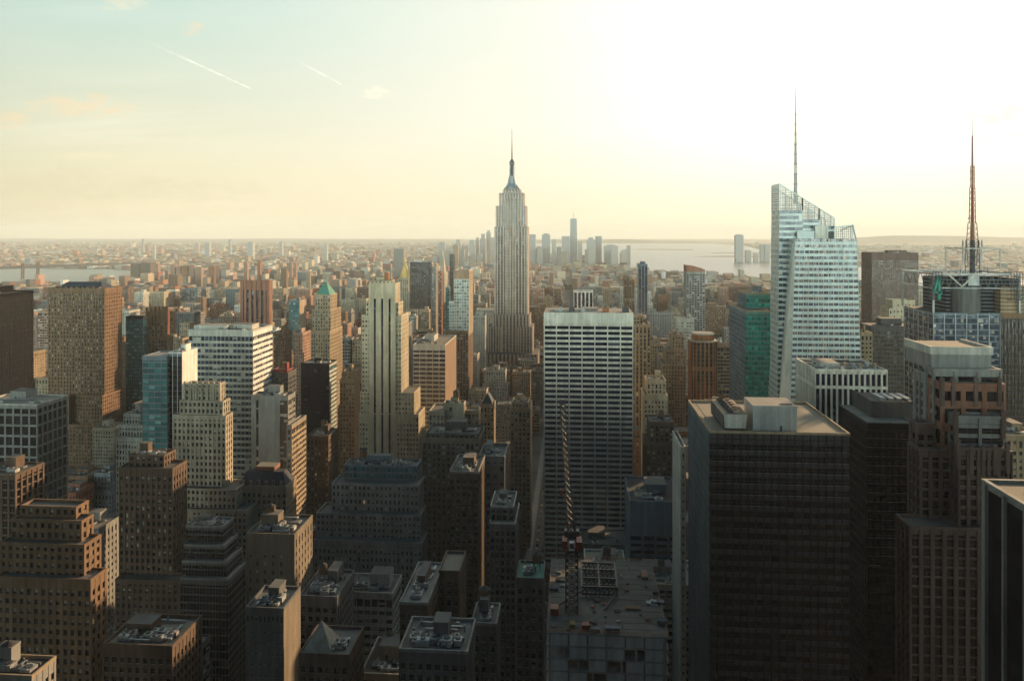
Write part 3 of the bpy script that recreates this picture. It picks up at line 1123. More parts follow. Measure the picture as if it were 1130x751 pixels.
    screen(xs2, tx1, PZ(910, 252, y0), PZ(910, 255, y0), zl(xs2), zc, y0 + .3, 11, 10)
    screen(tx0, tx1, zs - 1, zc - 10, za - .5, zc - .5, y1 - .3, 30, 12, .3)
    for i in range(9):
        yy = y0 + .6 + (y1 - y0 - 1.2) * i / 8
        s.bar((tx0, yy, zs), (tx0, yy, za), .4, 'steel')
    for j in range(13):
        zz_ = zs + (za - zs) * j / 12
        s.bar((tx0, y0 + .3, zz_), (tx0, y1 - .3, zz_), .42, 'steel')
    screen(PX(921, D + 14), PX(941, D + 14), zt, zt, PZ(921, 250.8, D + 14), PZ(941, 248.4, D + 14), D + 14, 9, 6)
    s.bar((PX(941, D + 14), D + 14, PZ(941, 248.4, D + 14)), (X(945.5), D + 2, zt), .8, 'boaclad')
    s.bar((PX(941, D + 14), D + 14, PZ(941, 248.4, D + 14)), (PX(941, D + 14), D + 40, zt + 6), .8, 'boaclad')
    s.build('screen', root, org)
    p = MB()
    p.box(PX(880, D + 14), PX(899.5, D + 14), D + 14, D + 36, zt, PZ(890, 255, D + 14), 'boaclad', 'roof_pale')
    p.build('bulkhead', root, org)
    p = MB()
    p.box(PX(899.5, D + 13), PX(914, D + 13), D + 13, D + 38, zt, PZ(905, 249, D + 13), 'pale', 'roof_pale')
    p.build('bulkhead', root, org)
    p = MB()
    p.box(PX(914, D + 15), PX(920, D + 15), D + 15, D + 30, zt, zt + 5, 'darkgrey')
    p.build('air_unit', root, org)
    sp = MB()
    ys = D + 34
    sx = PX(878, ys)
    z0_, z1_ = PZ(878, 225, ys), PZ(878, 93, ys)
    for i in range(12):
        f0, f1 = i / 12, (i + 1) / 12
        r0, r1 = 1.35 * (1 - f0) + .18, 1.35 * (1 - f1) + .18
        sp.cyl(sx, ys, z0_ + (z1_ - z0_) * f0, z0_ + (z1_ - z0_) * f1, r0, r1, 'steel' if i % 3 else 'pale', 8)
        if i < 9:
            sp.cyl(sx, ys, z0_ + (z1_ - z0_) * f1 - .4, z0_ + (z1_ - z0_) * f1, r1 + .5, r1 + .5, 'darksteel', 8)
    sp.build('spire', root, org)
    HEROES.append((ax0, BR[0], D, 470))
    OCC.append((ax0, BR[0], D, D + 60))


crystal_tower()


# --- glass tower with drum, corner frames and broadcast mast --------------------------------------
def broadcast_tower():
    D = 555
    X = lambda px, dd=0: PX(px, D + dd)
    Z = lambda px, py, dd=0: PZ(px, py, D + dd)
    x0, x1 = X(1030), X(1104)
    org = ((x0 + x1) / 2, D + 25, 0)
    root = thing(SK, 'dark glass tower with square steel crown, green numeral 4 sign and broadcast mast', 'skyscraper', org)
    fa, gl = MB(), MB()
    zb = Z(1060, 345)
    t = dict(x0=x0, x1=x1, y0=D, y1=D + 48, z0=0, z1=zb)
    t2 = dict(x0=X(1104), x1=X(1160), y0=D + 4, y1=D + 52, z0=0, z1=Z(1120, 350, 4))
    for tt, gz, wl, n in ((t, 'win_blue', 'bluegrey', 6), (t2, 'win_brown', 'darkgrey', 14)):
        for sd_, q in face_quads(tt, .5).items():
            a, bq, c, e = q
            nr = int(tt['z1'] / 4)
            gl.quad(a, bq, c, e, gz, n * 4, nr)
            fa.lattice(a, bq, c, e, n, nr, .08, .22, .5, .2, 'steel' if tt is t else wl, wl, topband=.01)
        gl.quad((tt['x0'], tt['y0'], tt['z1']), (tt['x1'], tt['y0'], tt['z1']), (tt['x1'], tt['y1'], tt['z1']), (tt['x0'], tt['y1'], tt['z1']), 'roof_dark')
        OCC.append((tt['x0'], tt['x1'], tt['y0'], tt['y1']))
    fa.build('facade', root, org)
    gl.build('glazing', root, org)
    # upper right flank; its tan and brown carry the reflected sunlight
    b = MB()
    zz = Z(1120, 345, 2)
    for j in range(7):
        b.box(X(1104, 2) + .1, X(1150, 2), D + 2, D + 30, zz + j * 2.6, zz + j * 2.6 + 1.5, 'tan', bottom=True)
    b.box(X(1104, 2) + .6, X(1150, 2) - .5, D + 2.6, D + 29, zz - 4, zz + 18, 'brown', 'roof_dark')
    b.build('setback', root, org)
    # crown: dark glass storeys and horizontal-slat drum
    b = MB()
    zc0, zc1 = zb, Z(1075, 303)
    b.box(X(1044, 10), X(1124, 10), D + 10, D + 46, zc0, zc1 - 3, 'black', 'roof_dark')
    for j in range(10):
        z = zc0 + (zc1 - zc0) * (j + .3) / 10
        b.box(X(1044, 10) - .3, X(1124, 10) + .3, D + 9.7, D + 46.3, z, z + .6, 'bluegrey', bottom=True)
    b.build('crown', root, org)
    dr = MB()
    cxd, cyd = X(1066, 8), D + 9
    for j in range(14):
        z = zc0 - 1 + (Z(1066, 314, 8) - zc0) * j / 14
        dr.cyl(cxd, cyd, z, z + 1.0, 9.2, 9.2, 'shadegrey', 20)
        dr.cyl(cxd, cyd, z + 1.0, z + 1.55, 8.7, 8.7, 'darkgrey', 20)
    dr.build('drum', root, org)
    fr = MB()
    ztop = Z(1075, 302.5)
    zlow = Z(1075, 318)
    xa, xb_, ya, yb = X(1030), X(1125), D, D + 50
    for yy in (ya, yb):
        fr.bar((xa, yy, ztop), (xb_, yy, ztop), 1.3, 'steel')
        fr.bar((xa, yy, zlow), (xb_, yy, zlow), .6, 'steel')
        n = 11
        for i in range(n):
            x = xa + (xb_ - xa) * i / n
            fr.bar((x, yy, zlow), (x + (xb_ - xa) / n / 2, yy, ztop), .4, 'shadegrey')
            fr.bar((x + (xb_ - xa) / n / 2, yy, ztop), (x + (xb_ - xa) / n, yy, zlow), .4, 'shadegrey')
    for xx in (xa, xb_):
        fr.bar((xx, ya, ztop), (xx, yb, ztop), 1.3, 'steel')
        fr.bar((xx, ya, zlow), (xx, yb, zlow), .6, 'steel')
        for yy in (ya, yb):
            fr.bar((xx, yy, zb), (xx, yy, ztop), 1.2, 'steel')
    fr.build('crown_frame', root, org)
    # two angled struts meeting the drum
    st = MB()
    for xl, xr in ((1046, 1061), (1076, 1061)):
        st.bar((X(xl), D - .5, ztop), (X(xr), D - .5, Z(1060, 316)), .9, 'pale')
    st.box(X(1068), X(1080), D - .9, D - .4, Z(1070, 315), ztop - 1, 'sheet', bottom=True)
    st.build('strut', root, org)
    # corner sign panels, open frames with a green 4 on the left one
    for (xl, xr) in ((1024, 1037), (1113, 1126)):
        c = MB()
        za_, zb_ = Z(1030, 330), Z(1030, 300)
        l_, r_ = X(xl), X(xr)
        yy = D - 3
        for i in range(5):
            xx = l_ + (r_ - l_) * i / 4
            c.bar((xx, yy, za_), (xx, yy, zb_), .35, 'darksteel')
        for j in range(7):
            z = za_ + (zb_ - za_) * j / 6
            c.bar((l_, yy, z), (r_, yy, z), .35, 'darksteel')
        for xx in (l_, r_):
            c.bar((xx, yy, zb_), (xx, D + 6, zb_), .4, 'darksteel')
            c.bar((xx, yy, za_), (xx, D + 6, za_), .4, 'darksteel')
        sg = c.build('sign_frame', root, org)
        if xl == 1024:
            n4 = MB()
            q = lambda px, py: (X(px), D - 4.1, Z(px, py))
            n4.bar(q(1033.2, 305), q(1033.2, 330), 1.5, 'green_sign')
            n4.bar(q(1027.2, 321.5), q(1036.2, 322.5), 1.5, 'green_sign')
            n4.bar(q(1027.6, 321), q(1033, 304.5), 1.5, 'green_sign')
            o = n4.build('numeral', sg, org)
    # square steel ring and mast
    m = MB()
    cxm, cym = X(1073, 25), D + 25
    zr0, zr1 = Z(1073, 300), Z(1073, 274.5)
    hw = X(1094) - X(1073)
    for sx in (-1, 1):
        for sy in (-1, 1):
            m.bar((cxm + sx * hw, cym + sy * hw, zr0), (cxm + sx * hw, cym + sy * hw, zr1), .7, 'pale')
            m.bar((cxm + sx * hw, cym + sy * hw, zr1), (cxm + sx * 2.4, cym + sy * 2.4, zr1 - 4), .35, 'steel')
        m.bar((cxm - hw, cym + sx * hw, zr1), (cxm + hw, cym + sx * hw, zr1), .7, 'pale')
        m.bar((cxm + sx * hw, cym - hw, zr1), (cxm + sx * hw, cym + hw, zr1), .7, 'pale')
    m.build('mast_ring', root, org)
    m = MB()
    segs = [(302, 265, 3.3, 3.0, 'darksteel'), (265, 246, 2.6, 2.0, 'rust'), (246, 207, 1.5, 1.2, 'redpaint'), (207, 183, 1.0, .9, 'rust'), (183, 150, .7, .5, 'rust'), (150, 130, .18, .1, 'darksteel')]
    for pa_, pb_, ra, rb, mt in segs:
        z0_, z1_ = Z(1073, pa_, 25), Z(1073, pb_, 25)
        n = max(1, int((z1_ - z0_) / 4))
        if ra > .9:
            for i in range(n):
                f0, f1 = i / n, (i + 1) / n
                r0, r1 = ra + (rb - ra) * f0, ra + (rb - ra) * f1
                zz0, zz1 = z0_ + (z1_ - z0_) * f0, z0_ + (z1_ - z0_) * f1
                for cxs, cys in ((-1, -1), (1, -1), (1, 1), (-1, 1)):
                    m.bar((cxm + cxs * r0, cym + cys * r0, zz0), (cxm + cxs * r1, cym + cys * r1, zz1), .4, mt)
                m.bar((cxm - r0, cym - r0, zz0), (cxm + r1, cym - r1, zz1), .25, mt)
                m.bar((cxm + r0, cym - r0, zz0), (cxm - r1, cym - r1, zz1), .25, mt)
                m.bar((cxm - r0, cym + r0, zz0), (cxm + r1, cym + r1, zz1), .25, mt)
                m.bar((cxm - r1, cym - r1, zz1), (cxm + r1, cym - r1, zz1), .3, mt)
                m.bar((cxm - r1, cym + r1, zz1), (cxm + r1, cym + r1, zz1), .3, mt)
            m.cyl(cxm, cym, z0_, z1_, ra * .45, rb * .45, mt, 8)
        else:
            m.cyl(cxm, cym, z0_, z1_, ra, rb, mt, 8)
    for py, hw2 in ((270, 6.5), (268, 6.5), (276, 6), (283, 5.4), (290, 5)):
        z = Z(1073, py, 25)
        m.bar((cxm - hw2, cym, z), (cxm + hw2, cym, z), .5, 'steel')
        m.bar((cxm, cym - hw2, z), (cxm, cym + hw2, z), .5, 'steel')
        for sx in (-1, 1):
            m.bar((cxm + sx * hw2, cym, z - 2.2), (cxm + sx * hw2, cym, z + 2.2), .6, 'steel')
            m.bar((cxm + sx * hw2 * .6, cym, z - 2), (cxm + sx * hw2 * .6, cym, z + 2.6), .5, 'rust')
    m.bar((cxm - 3, cym, Z(1070, 241, 25)), (cxm, cym, Z(1070, 241, 25)), .7, 'redpaint')
    m.build('mast', root, org)
    for px in (1030, 1060, 1090, 1110):
        antenna(root, org, X(px, 4), D + 4, ztop, RNG.uniform(3, 8), wd=.3)
    HEROES.append((x0, X(1160), D, 395))


broadcast_tower()


# --- big black slab in the foreground with flat gravel roof ---------------------------------------
def dark_slab():
    D = 310
    t = T(783, 938, 479, D, xb=759.5)
    lo = 'nobody'
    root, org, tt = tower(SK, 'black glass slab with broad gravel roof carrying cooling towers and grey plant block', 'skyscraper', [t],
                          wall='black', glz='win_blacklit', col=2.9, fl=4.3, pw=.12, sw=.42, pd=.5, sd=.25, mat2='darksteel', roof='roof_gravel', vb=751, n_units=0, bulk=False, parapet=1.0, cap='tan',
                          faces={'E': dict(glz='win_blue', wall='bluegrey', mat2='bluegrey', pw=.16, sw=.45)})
    z = t['z1'] + .06
    x0, x1, y0, y1 = t['x0'], t['x1'], t['y0'], t['y1']
    X = lambda px, D_: PX(px, D_)
    Dg = lambda py: (EYE - z) * F / (py - HY)
    # plant block: front foot at row 470, photo columns 831-879
    yb = Dg(470.5)
    b = MB()
    xa, xb_ = X(831, yb), X(879.5, yb)
    zz = PZ(855, 448.5, yb)
    yk = (EYE - zz) * F / (435 - HY)
    b.box(xa, xb_, yb, yk, z, zz, 'sheet', 'roof_pale')
    for i in range(1, 12):
        xx = xa + (xb_ - xa) * i / 12
        b.box(xx - .03, xx + .03, yb - .04, yb, z, zz - .2, 'grey')
    b.box(xa - .1, xb_ + .1, yb - .1, yk + .1, zz - .35, zz + .3, 'sheet', 'roof_pale')
    b.box(X(860.5, yb), X(863.2, yb), yb - .08, yb, z, z + 2.2, 'darkgrey')
    b.box(X(863, yb), X(876, yb) , yb + 2.5, yb + 3.6, zz + .3, zz + .6, 'darkgrey')
    b.build('plant_block', root, org)
    # raised cooling tower bank with fans along its top
    yb = Dg(472)
    b = MB()
    xa, xb_ = X(799, yb), X(824.5, yb)
    zb_, zt_ = z + 1.4, PZ(812, 457, yb)
    yk = (EYE - zt_) * F / (437 - HY)
    ww = xb_ - xa
    b.loft([(xa + ww * .04, yb, zb_), (xb_ - ww * .07, yb, zb_), (xb_ - ww * .07, yk, zb_), (xa + ww * .04, yk, zb_)],
           [(xa, yb, zt_), (xb_, yb, zt_), (xb_, yk, zt_), (xa, yk, zt_)], 'pale', 'roof_tan')
    b.box(xa - .25, xa + .25, yb + .2, yk, zb_ + .4, zt_ - .7, 'darkgrey')
    b.box(xa - .4, xb_ + .4, yb - .3, yk + .3, z + 1.0, z + 1.4, 'darksteel', bottom=True)
    for i in range(2):
        for j in range(6):
            xx, yy = xa + ww * (.12 + .72 * i), yb + (yk - yb) * (.05 + .9 * j / 5)
            b.bar((xx, yy, z), (xx, yy, z + 1.0), .4, 'darksteel')
    bank = b.build('cooling_tower', root, org)
    for j in range(6):
        f = MB()
        yy = yb + (yk - yb) * (.1 + .8 * j / 5)
        f.cyl(xa + ww * .33, yy, zt_, zt_ + .9, 1.35, 1.25, 'darkgrey', 14, False)
        f.cyl(xa + ww * .33, yy, zt_ + .35, zt_ + .45, .3, .3, 'darksteel', 8)
        for k in range(4):
            an = k * math.pi / 2 + j
            f.bar((xa + ww * .33, yy, zt_ + .4), (xa + ww * .33 + 1.15 * math.cos(an), yy + 1.15 * math.sin(an), zt_ + .45), .22, 'steel')
        f.build('fan', bank, org)
        f = MB()
        f.box(xa + ww * .62, xa + ww * .62 + 1.5, yy - .8, yy + .8, zt_, zt_ + .9, 'rust' if j % 2 else 'tan', bottom=True)
        f.bar((xa + ww * .62, yy, zt_ + .5), (xa + ww * .4, yy, zt_ + .5), .22, 'pale')
        f.build('motor', bank, org)
    b = MB()                                   # inner gutter lines round the roof
    for off in (3.0,):
        b.box(x0 + off, x1 - off, y0 + off, y0 + off + .25, z, z + .12, 'grey')
        b.box(x0 + off, x0 + off + .25, y0 + off + .25, y1 - off, z, z + .12, 'grey')
        b.box(x1 - off - .25, x1 - off, y0 + off + .25, y1 - off, z, z + .12, 'grey')
    b.build('roof_rail', root, org)


dark_slab()


# --- tower under construction with its luffing crane -----------------------------------------------
def construction():
    D = 250
    t = T(603, 738, 700, D, dep=57)
    x0, x1, y0, y1, z1 = t['x0'], t['x1'], t['y0'], t['y1'], t['z1']
    org = ((x0 + x1) / 2, D + 28, 0)
    root = thing('construction_tower', 'unfinished concrete tower with open floors and bare cluttered top deck', 'construction site', org)
    fl, co, sh = MB(), MB(), MB()
    n = 16
    for j in range(n):
        zz = z1 - j * 4.0
        fl.box(x0, x1, y0, y1, zz - .45, zz, 'grey', 'roof_deck' if j == 0 else None, bottom=True)
        for i in range(9):
            for (xx, yy) in [(x0 + 1 + (x1 - x0 - 2) * i / 8, y0 + .7), (x0 + 1 + (x1 - x0 - 2) * i / 8, y1 - .7)]:
                co.box(xx - .35, xx + .35, yy - .35, yy + .35, zz - 4.0, zz - .45, 'grey')
        if j:
            for i in range(6):
                if RNG.random() < .75:
                    xa = x0 + 1.4 + (x1 - x0 - 2.8) * i / 6
                    sh.box(xa, xa + (x1 - x0 - 3) / 6 * .92, y0 + .1, y0 + .16, zz + .1, zz + 3.4, 'sheet')
    fl.box(x0 + 8, x1 - 8, y0 + 10, y1 - 10, 0, z1 - .5, 'darkgrey')
    fl.box(x0, x1, y0, y1, 0, z1 - n * 4.0, 'grey')
    fl.build('floor_slab', root, org)
    co.build('column_frame', root, org)
    sh.build('sheeting', root, org)
    # edge rails
    e = MB()
    for zz in (z1 + .55, z1 + 1.1):
        e.bar((x0 + .1, y0 + .1, zz), (x1 - .1, y0 + .1, zz), .09, 'orange')
        e.bar((x0 + .1, y1 - .1, zz), (x1 - .1, y1 - .1, zz), .09, 'orange')
        e.bar((x0 + .1, y0 + .1, zz), (x0 + .1, y1 - .1, zz), .09, 'orange')
        e.bar((x1 - .1, y0 + .1, zz), (x1 - .1, y1 - .1, zz), .09, 'orange')
    for i in range(16):
        xx = x0 + .1 + (x1 - x0 - .2) * i / 15
        e.bar((xx, y0 + .1, z1), (xx, y0 + .1, z1 + 1.2), .1, 'orange')
        e.bar((xx, y1 - .1, z1), (xx, y1 - .1, z1 + 1.2), .1, 'orange')
    e.build('edge_rail', root, org)
    # formwork lines and rebar starter bars on deck
    d_ = MB()
    for i in range(1, 14):
        yy = y0 + (y1 - y0) * i / 14
        d_.box(x0 + .6, x0 + (x1 - x0) * .3, yy - .06, yy + .06, z1, z1 + .08, 'wood')
    d_.build('formwork', root, org)
    d_ = MB()
    for i in range(1, 14):
        yy = y0 + (y1 - y0) * i / 14
        d_.box(x0 + (x1 - x0) * .63, x1 - .6, yy - .06, yy + .06, z1, z1 + .08, 'wood')
    d_.build('formwork', root, org)
    d_ = MB()
    for i in range(26):
        xx, yy = RNG.uniform(x0 + 1, x1 - 1), RNG.uniform(y0 + 1, y1 - 2)
        for k in range(4):
            d_.bar((xx + .25 * (k % 2), yy + .25 * (k // 2), z1), (xx + .25 * (k % 2), yy + .25 * (k // 2), z1 + 1.5), .06, 'rust')
    d_.build('starter_bar', root, org)
    HEROES.append((x0, x1, y0, 751))
    OCC.append((x0, x1, y0, y1))
    # core hoist frame: dark steel platform trusses in the middle of the deck
    h = MB()
    xm0, xm1 = x0 + (x1 - x0) * .30, x0 + (x1 - x0) * .62
    for j, yy in enumerate((y0 + 26, y0 + 33, y0 + 40, y0 + 46)):
        for zz in (z1 + 1.0, z1 + 3.4):
            h.bar((xm0, yy, zz), (xm1, yy, zz), .6, 'darksteel')
        for i in range(8):
            xa = xm0 + (xm1 - xm0) * i / 8
            xb_ = xm0 + (xm1 - xm0) * (i + 1) / 8
            h.bar((xa, yy, z1 + 1.0), (xb_, yy, z1 + 3.4), .3, 'darksteel')
            h.bar((xb_, yy, z1), (xb_, yy, z1 + 3.4), .3, 'darksteel')
    for xx in (xm0, (xm0 + xm1) / 2, xm1):
        h.bar((xx, y0 + 26, z1 + 3.4), (xx, y0 + 46, z1 + 3.4), .5, 'darksteel')
    h.bar((xm0, y0 + 26, z1 + 2), (x0 + 1, y0 + 15, z1 + .3), .5, 'darksteel')
    h.bar((xm1, y0 + 26, z1 + 2), (xm1 - 5, y0 + 16, z1 + .3), .5, 'darksteel')
    h.build('hoist_frame', root, org)
    # loose things on the deck
    R2 = random.Random(4)

    def crate(px, py, wx, wy, hz, mat, name, label, cat):
        yy = (EYE - z1) * F / (py - HY)
        xx = PX(px, yy)
        b = MB()
        b.box(xx - wx / 2, xx + wx / 2, yy - wy / 2, yy + wy / 2, z1 + .2, z1 + hz, mat, bottom=True)
        b.box(xx - wx / 2 - .05, xx + wx / 2 + .05, yy - wy / 2 - .05, yy + wy / 2 + .05, z1 + hz - .2, z1 + hz + .03, mat)
        for sx in (-.4, .4):
            b.box(xx + sx * wx - .1, xx + sx * wx + .1, yy - wy / 2, yy + wy / 2, z1 + .01, z1 + .2, 'wood')
        o = b.build(name, None, (xx, yy, z1))
        tag(o, label, cat)
    crate(612, 676, 2.6, 3.6, 2.4, 'redpaint', 'site_container', 'red site container on the left edge of the unfinished deck', 'container')
    crate(646, 692, 2.2, 2.2, 1.8, 'redpaint', 'site_container', 'small red box near the front edge of the unfinished deck', 'container')
    crate(657, 694, 3.0, 1.8, 1.2, 'bluetarp', 'tarp_pile', 'blue tarp pile at the front middle of the unfinished deck', 'tarp pile')
    crate(676, 693, 4.6, 2.0, 1.4, 'bluetarp', 'tarp_pile', 'longer blue tarp pile right of the small blue one on the deck', 'tarp pile')
    crate(731, 683, 3.2, 2.4, 1.5, 'slate', 'tarp_pile', 'dark tarp pile by the right edge of the unfinished deck', 'tarp pile')
    crate(729, 661, 2.2, 2.2, 1.0, 'bluetarp', 'tarp_pile', 'small blue pile half way along the right deck edge', 'tarp pile')
    crate(724, 650, 2.2, 2.0, 1.0, 'slate', 'tarp_pile', 'small dark pile towards the back of the right deck edge', 'tarp pile')
    crate(711, 632, 2.2, 6.0, 1.2, 'rust', 'timber_stack', 'rusty brown bundle at the back right of the unfinished deck', 'material stack')
    crate(632, 690, 1.6, 2.4, 1.4, 'yellow', 'site_container', 'yellow box left of the small red box on the deck', 'container')
    crate(611, 650, 3.4, 1.8, .9, 'slate', 'tarp_pile', 'dark pile on the left side of the unfinished deck', 'tarp pile')
    crate(699, 668, 5.0, 2.0, .7, 'wood', 'timber_stack', 'flat timber stack in the right half of the unfinished deck', 'material stack')

    R5 = random.Random(12)
    for k in range(46):
        wx_, wy_, hz_ = R5.uniform(.5, 2.6), R5.uniform(.5, 2.2), R5.uniform(.25, 1.0)
        xx, yy = R5.uniform(x0 + 2, x1 - 2), R5.uniform(y0 + 2, y1 - 3)
        if xm0 - 1 < xx < xm1 + 1 and yy > y0 + 24:
            continue
        b = MB()
        mt = R5.choice(['wood', 'darksteel', 'grey', 'shadegrey', 'rust', 'umber', 'slate', 'sheet'])
        a_ = R5.uniform(-.5, .5)
        n_ = R5.randint(2, 5)
        for q in range(n_):
            f0 = -wy_ / 2 + wy_ * q / n_
            p = Vector((xx - wx_ / 2 * math.cos(a_) - f0 * math.sin(a_), yy - wx_ / 2 * math.sin(a_) + f0 * math.cos(a_), z1 + .1 + hz_ * R5.uniform(.3, .6)))
            b.bar(p, p + Vector((wx_ * math.cos(a_), wx_ * math.sin(a_), 0)), min(wy_ / n_ * .9, hz_), mt)
        o = b.build('material_pile', None, (xx, yy, z1))
        tag(o, 'small loose pile of planks or bars strewn on the unfinished deck', 'material pile', 'loose piles strewn on the unfinished deck')
    # ---- crane
    yc = (EYE - z1) * F / (672 - HY)
    xc = PX(631, yc)
    corg = (xc, yc, z1)
    cr = thing('tower_crane', 'dark lattice crane with red cab and near upright jib before the white grid tower', 'crane', corg)
    Zc = lambda py: PZ(631, py, yc)
    zcab = Zc(607)
    m = MB()
    hw = 2.0
    nseg = 9
    for sx in (-1, 1):
        for sy in (-1, 1):
            m.bar((xc + sx * hw, yc + sy * hw, z1), (xc + sx * hw, yc + sy * hw, zcab), .42, 'darksteel')
    for i in range(nseg):
        za, zb = z1 + (zcab - z1) * i / nseg, z1 + (zcab - z1) * (i + 1) / nseg
        for s_ in (-1, 1):
            m.bar((xc - hw, yc + s_ * hw, za), (xc + hw, yc + s_ * hw, zb), .24, 'darksteel')
            m.bar((xc + hw, yc + s_ * hw, za), (xc - hw, yc + s_ * hw, zb), .24, 'darksteel')
            m.bar((xc + s_ * hw, yc - hw, za), (xc + s_ * hw, yc + hw, zb), .24, 'darksteel')
            m.bar((xc - hw, yc + s_ * hw, zb), (xc + hw, yc + s_ * hw, zb), .26, 'darksteel')
            m.bar((xc + s_ * hw, yc - hw, zb), (xc + s_ * hw, yc + hw, zb), .26, 'darksteel')
    m.build('mast', cr, corg)
    m = MB()
    m.cyl(xc, yc, zcab, zcab + 1.0, 2.6, 2.6, 'darksteel', 16)
    m.box(xc - 3.2, xc + 3.2, yc - 2.2, yc + 8.5, zcab + 1.0, zcab + 1.8, 'redpaint', bottom=True)
    m.box(xc - 2.6, xc + 2.6, yc + 5.5, yc + 8.2, zcab + 1.8, zcab + 4.4, 'darksteel')
    m.box(xc - 3.3, xc - 1.5, yc - 2.6, yc + 1.0, zcab + 1.8, zcab + 4.0, 'redpaint')
    m.box(xc + 1.5, xc + 3.4, yc - 2.0, yc + 3.0, zcab + 1.8, zcab + 3.6, 'redpaint')
    m.build('slewing_deck', cr, corg)
    m = MB()
    m.box(xc - .95, xc + .85, yc - 4.2, yc - 2.2, zcab + 1.6, zcab + 4.2, 'white', bottom=True)
    m.box(xc - .75, xc + .65, yc - 4.26, yc - 4.2, zcab + 2.3, zcab + 3.9, 'win_dark')
    m.build('cab', cr, corg)
    m = MB()                                   # A-frame behind the jib
    apex = (xc, yc + 5.5, zcab + 15.5)
    for sx in (-1, 1):
        m.bar((xc + sx * 1.6, yc + .4, zcab + 1.8), apex, .4, 'darksteel')
        m.bar((xc + sx * 1.6, yc + 7.5, zcab + 1.8), apex, .4, 'darksteel')
    m.bar((xc - 1.0, yc + 3.5, zcab + 9), (xc + 1.0, yc + 3.5, zcab + 9), .3, 'darksteel')
    m.build('a_frame', cr, corg)
    m = MB()                                   # jib: lattice, leaning slightly left and away
    tip = Vector((PX(620.5, yc + 6), yc + 6, PZ(620.5, 444, yc + 6)))
    root_ = Vector((xc, yc - 1.5, zcab + 2.0))
    ax = tip - root_
    sx_, sy_ = Vector((1, 0, 0)), Vector((0, 1, 0))
    prev = None
    ns = 22
    for i in range(ns + 1):
        f = i / ns
        wj = 1.25 * (min(1, f * 7 + .35)) * (1 - .25 * f) * (1 if f < .96 else .6)
        c = root_ + ax * f
        ring_ = [c + sx_ * wj * .9 - sy_ * wj * .7, c - sx_ * wj * .9 - sy_ * wj * .7, c + sy_ * wj]
        if prev:
            for k in range(3):
                m.bar(prev[k], ring_[k], .3, 'darksteel')
                m.bar(prev[k], ring_[(k + 1) % 3], .17, 'darksteel')
                m.bar(ring_[k], ring_[(k + 1) % 3], .17, 'darksteel')
        prev = ring_
    m.build('jib', cr, corg)
    m = MB()
    m.box(tip.x - 1, tip.x + 1, tip.y - 1, tip.y + 1, tip.z - .4, tip.z + 1.2, 'darksteel', bottom=True)
    m.bar(apex, tip, .12, 'darksteel')
    m.bar((apex[0] + .5, apex[1], apex[2]), root_ + ax * .6, .12, 'darksteel')
    m.build('pendant_line', cr, corg)
    m = MB()
    m.bar(tip, (tip.x - .4, tip.y - 3, z1 + 40), .1, 'darksteel')
    m.box(tip.x - .8, tip.x, tip.y - 3.4, tip.y - 2.6, z1 + 38, z1 + 40, 'redpaint', bottom=True)
    m.build('hook_block', cr, corg)
    for px, py in ((620, 490), (629, 492), (624, 547), (631, 531)):
        pass


construction()

# ------------------------------------------------------------------ towers by list (photo columns, roof row, distance)
t = tower

# left edge
t(SK, 'black glass slab cut by the left edge beside the brown stone tower', 'skyscraper', [T(-60, -6, 326, 600, xb=37)], 'blackmatte', 'win_matte', 1.8, 3.9, .1, .16, .2, .1, vb=430, n_units=2)
root, org, tt = t(SK, 'massive brown stone tower with dark hipped roof and sunlit orange flank', 'skyscraper',
                  [T(45, 109, 470, 742, xb=140), T(47, 76, 438, 748, dep=40, bot=480), T(88, 113, 438, 747, xb=138, bot=480), T(53, 115.5, 320, 756, xb=135)],
                  'brown', 'win_dark', 3.1, 3.9, .52, .42, .5, .35, vb=470, n_units=0, bulk=False, parapet=2.0, topband=.01)
b = MB()
xa, xb_, ya, yb_, zt_ = tt['x0'], tt['x1'], tt['y0'], tt['y1'], tt['z1']
b.frustum(xa + 3, xb_ - 4, ya + 3, yb_ - 3, zt_, xa + 12, xb_ - 12, ya + 13, yb_ - 13, zt_ + 7.5, 'slate', 'roof_dark')
for i in range(9):
    xx = xa + 6 + (xb_ - xa - 14) * i / 8
    b.box(xx - 1, xx + 1, ya + 2.5, ya + 6, zt_, zt_ + 3.4, 'brown', 'slate')
b.build('hipped_roof', root, org)
for i, (f0, f1) in enumerate(((.1, .2), (.43, .57), (.8, .9))):
    b = MB()
    xl, xr = xa + (xb_ - xa) * f0, xa + (xb_ - xa) * f1
    zb_ = zt_ - 16
    n = 10
    cxx, rr = (xl + xr) / 2, (xr - xl) / 2
    prev = None
    for k in range(n + 1):
        an = math.pi * k / n
        p = (cxx - rr * math.cos(an), ya - .15, zb_ + 7 + rr * 1.1 * math.sin(an))
        if prev:
            b.bar(prev, p, .7, 'tan')
        prev = p
    b.bar((xl, ya - .15, zb_), (xl, ya - .15, zb_ + 7), .7, 'tan')
    b.bar((xr, ya - .15, zb_), (xr, ya - .15, zb_ + 7), .7, 'tan')
    b.bar((cxx, ya - .1, zb_), (cxx, ya - .1, zb_ + 8), .5, 'tan')
    b.build('arched_window', root, org)
t(SK, 'narrow dark green slab right behind the brown stone tower', 'skyscraper', [T(139, 158, 350, 800, xb=160)], 'black', 'win_teal', 2.4, 3.8, .1, .2, .2, .1, vb=440, n_units=1)
root, org, tt = t(SK, 'brown tower with a crown of upright fins beside the narrow dark green slab', 'skyscraper',
                  [T(150, 186, 402, 842, xb=193), T(157, 184, 372, 848, xb=191, bot=410), T(161, 179.5, 345, 852, xb=185, bot=380)], 'brown', 'win_dark', 3.6, 4, .55, .3, .6, .3, vb=420, n_units=0, bulk=False)
b = MB()
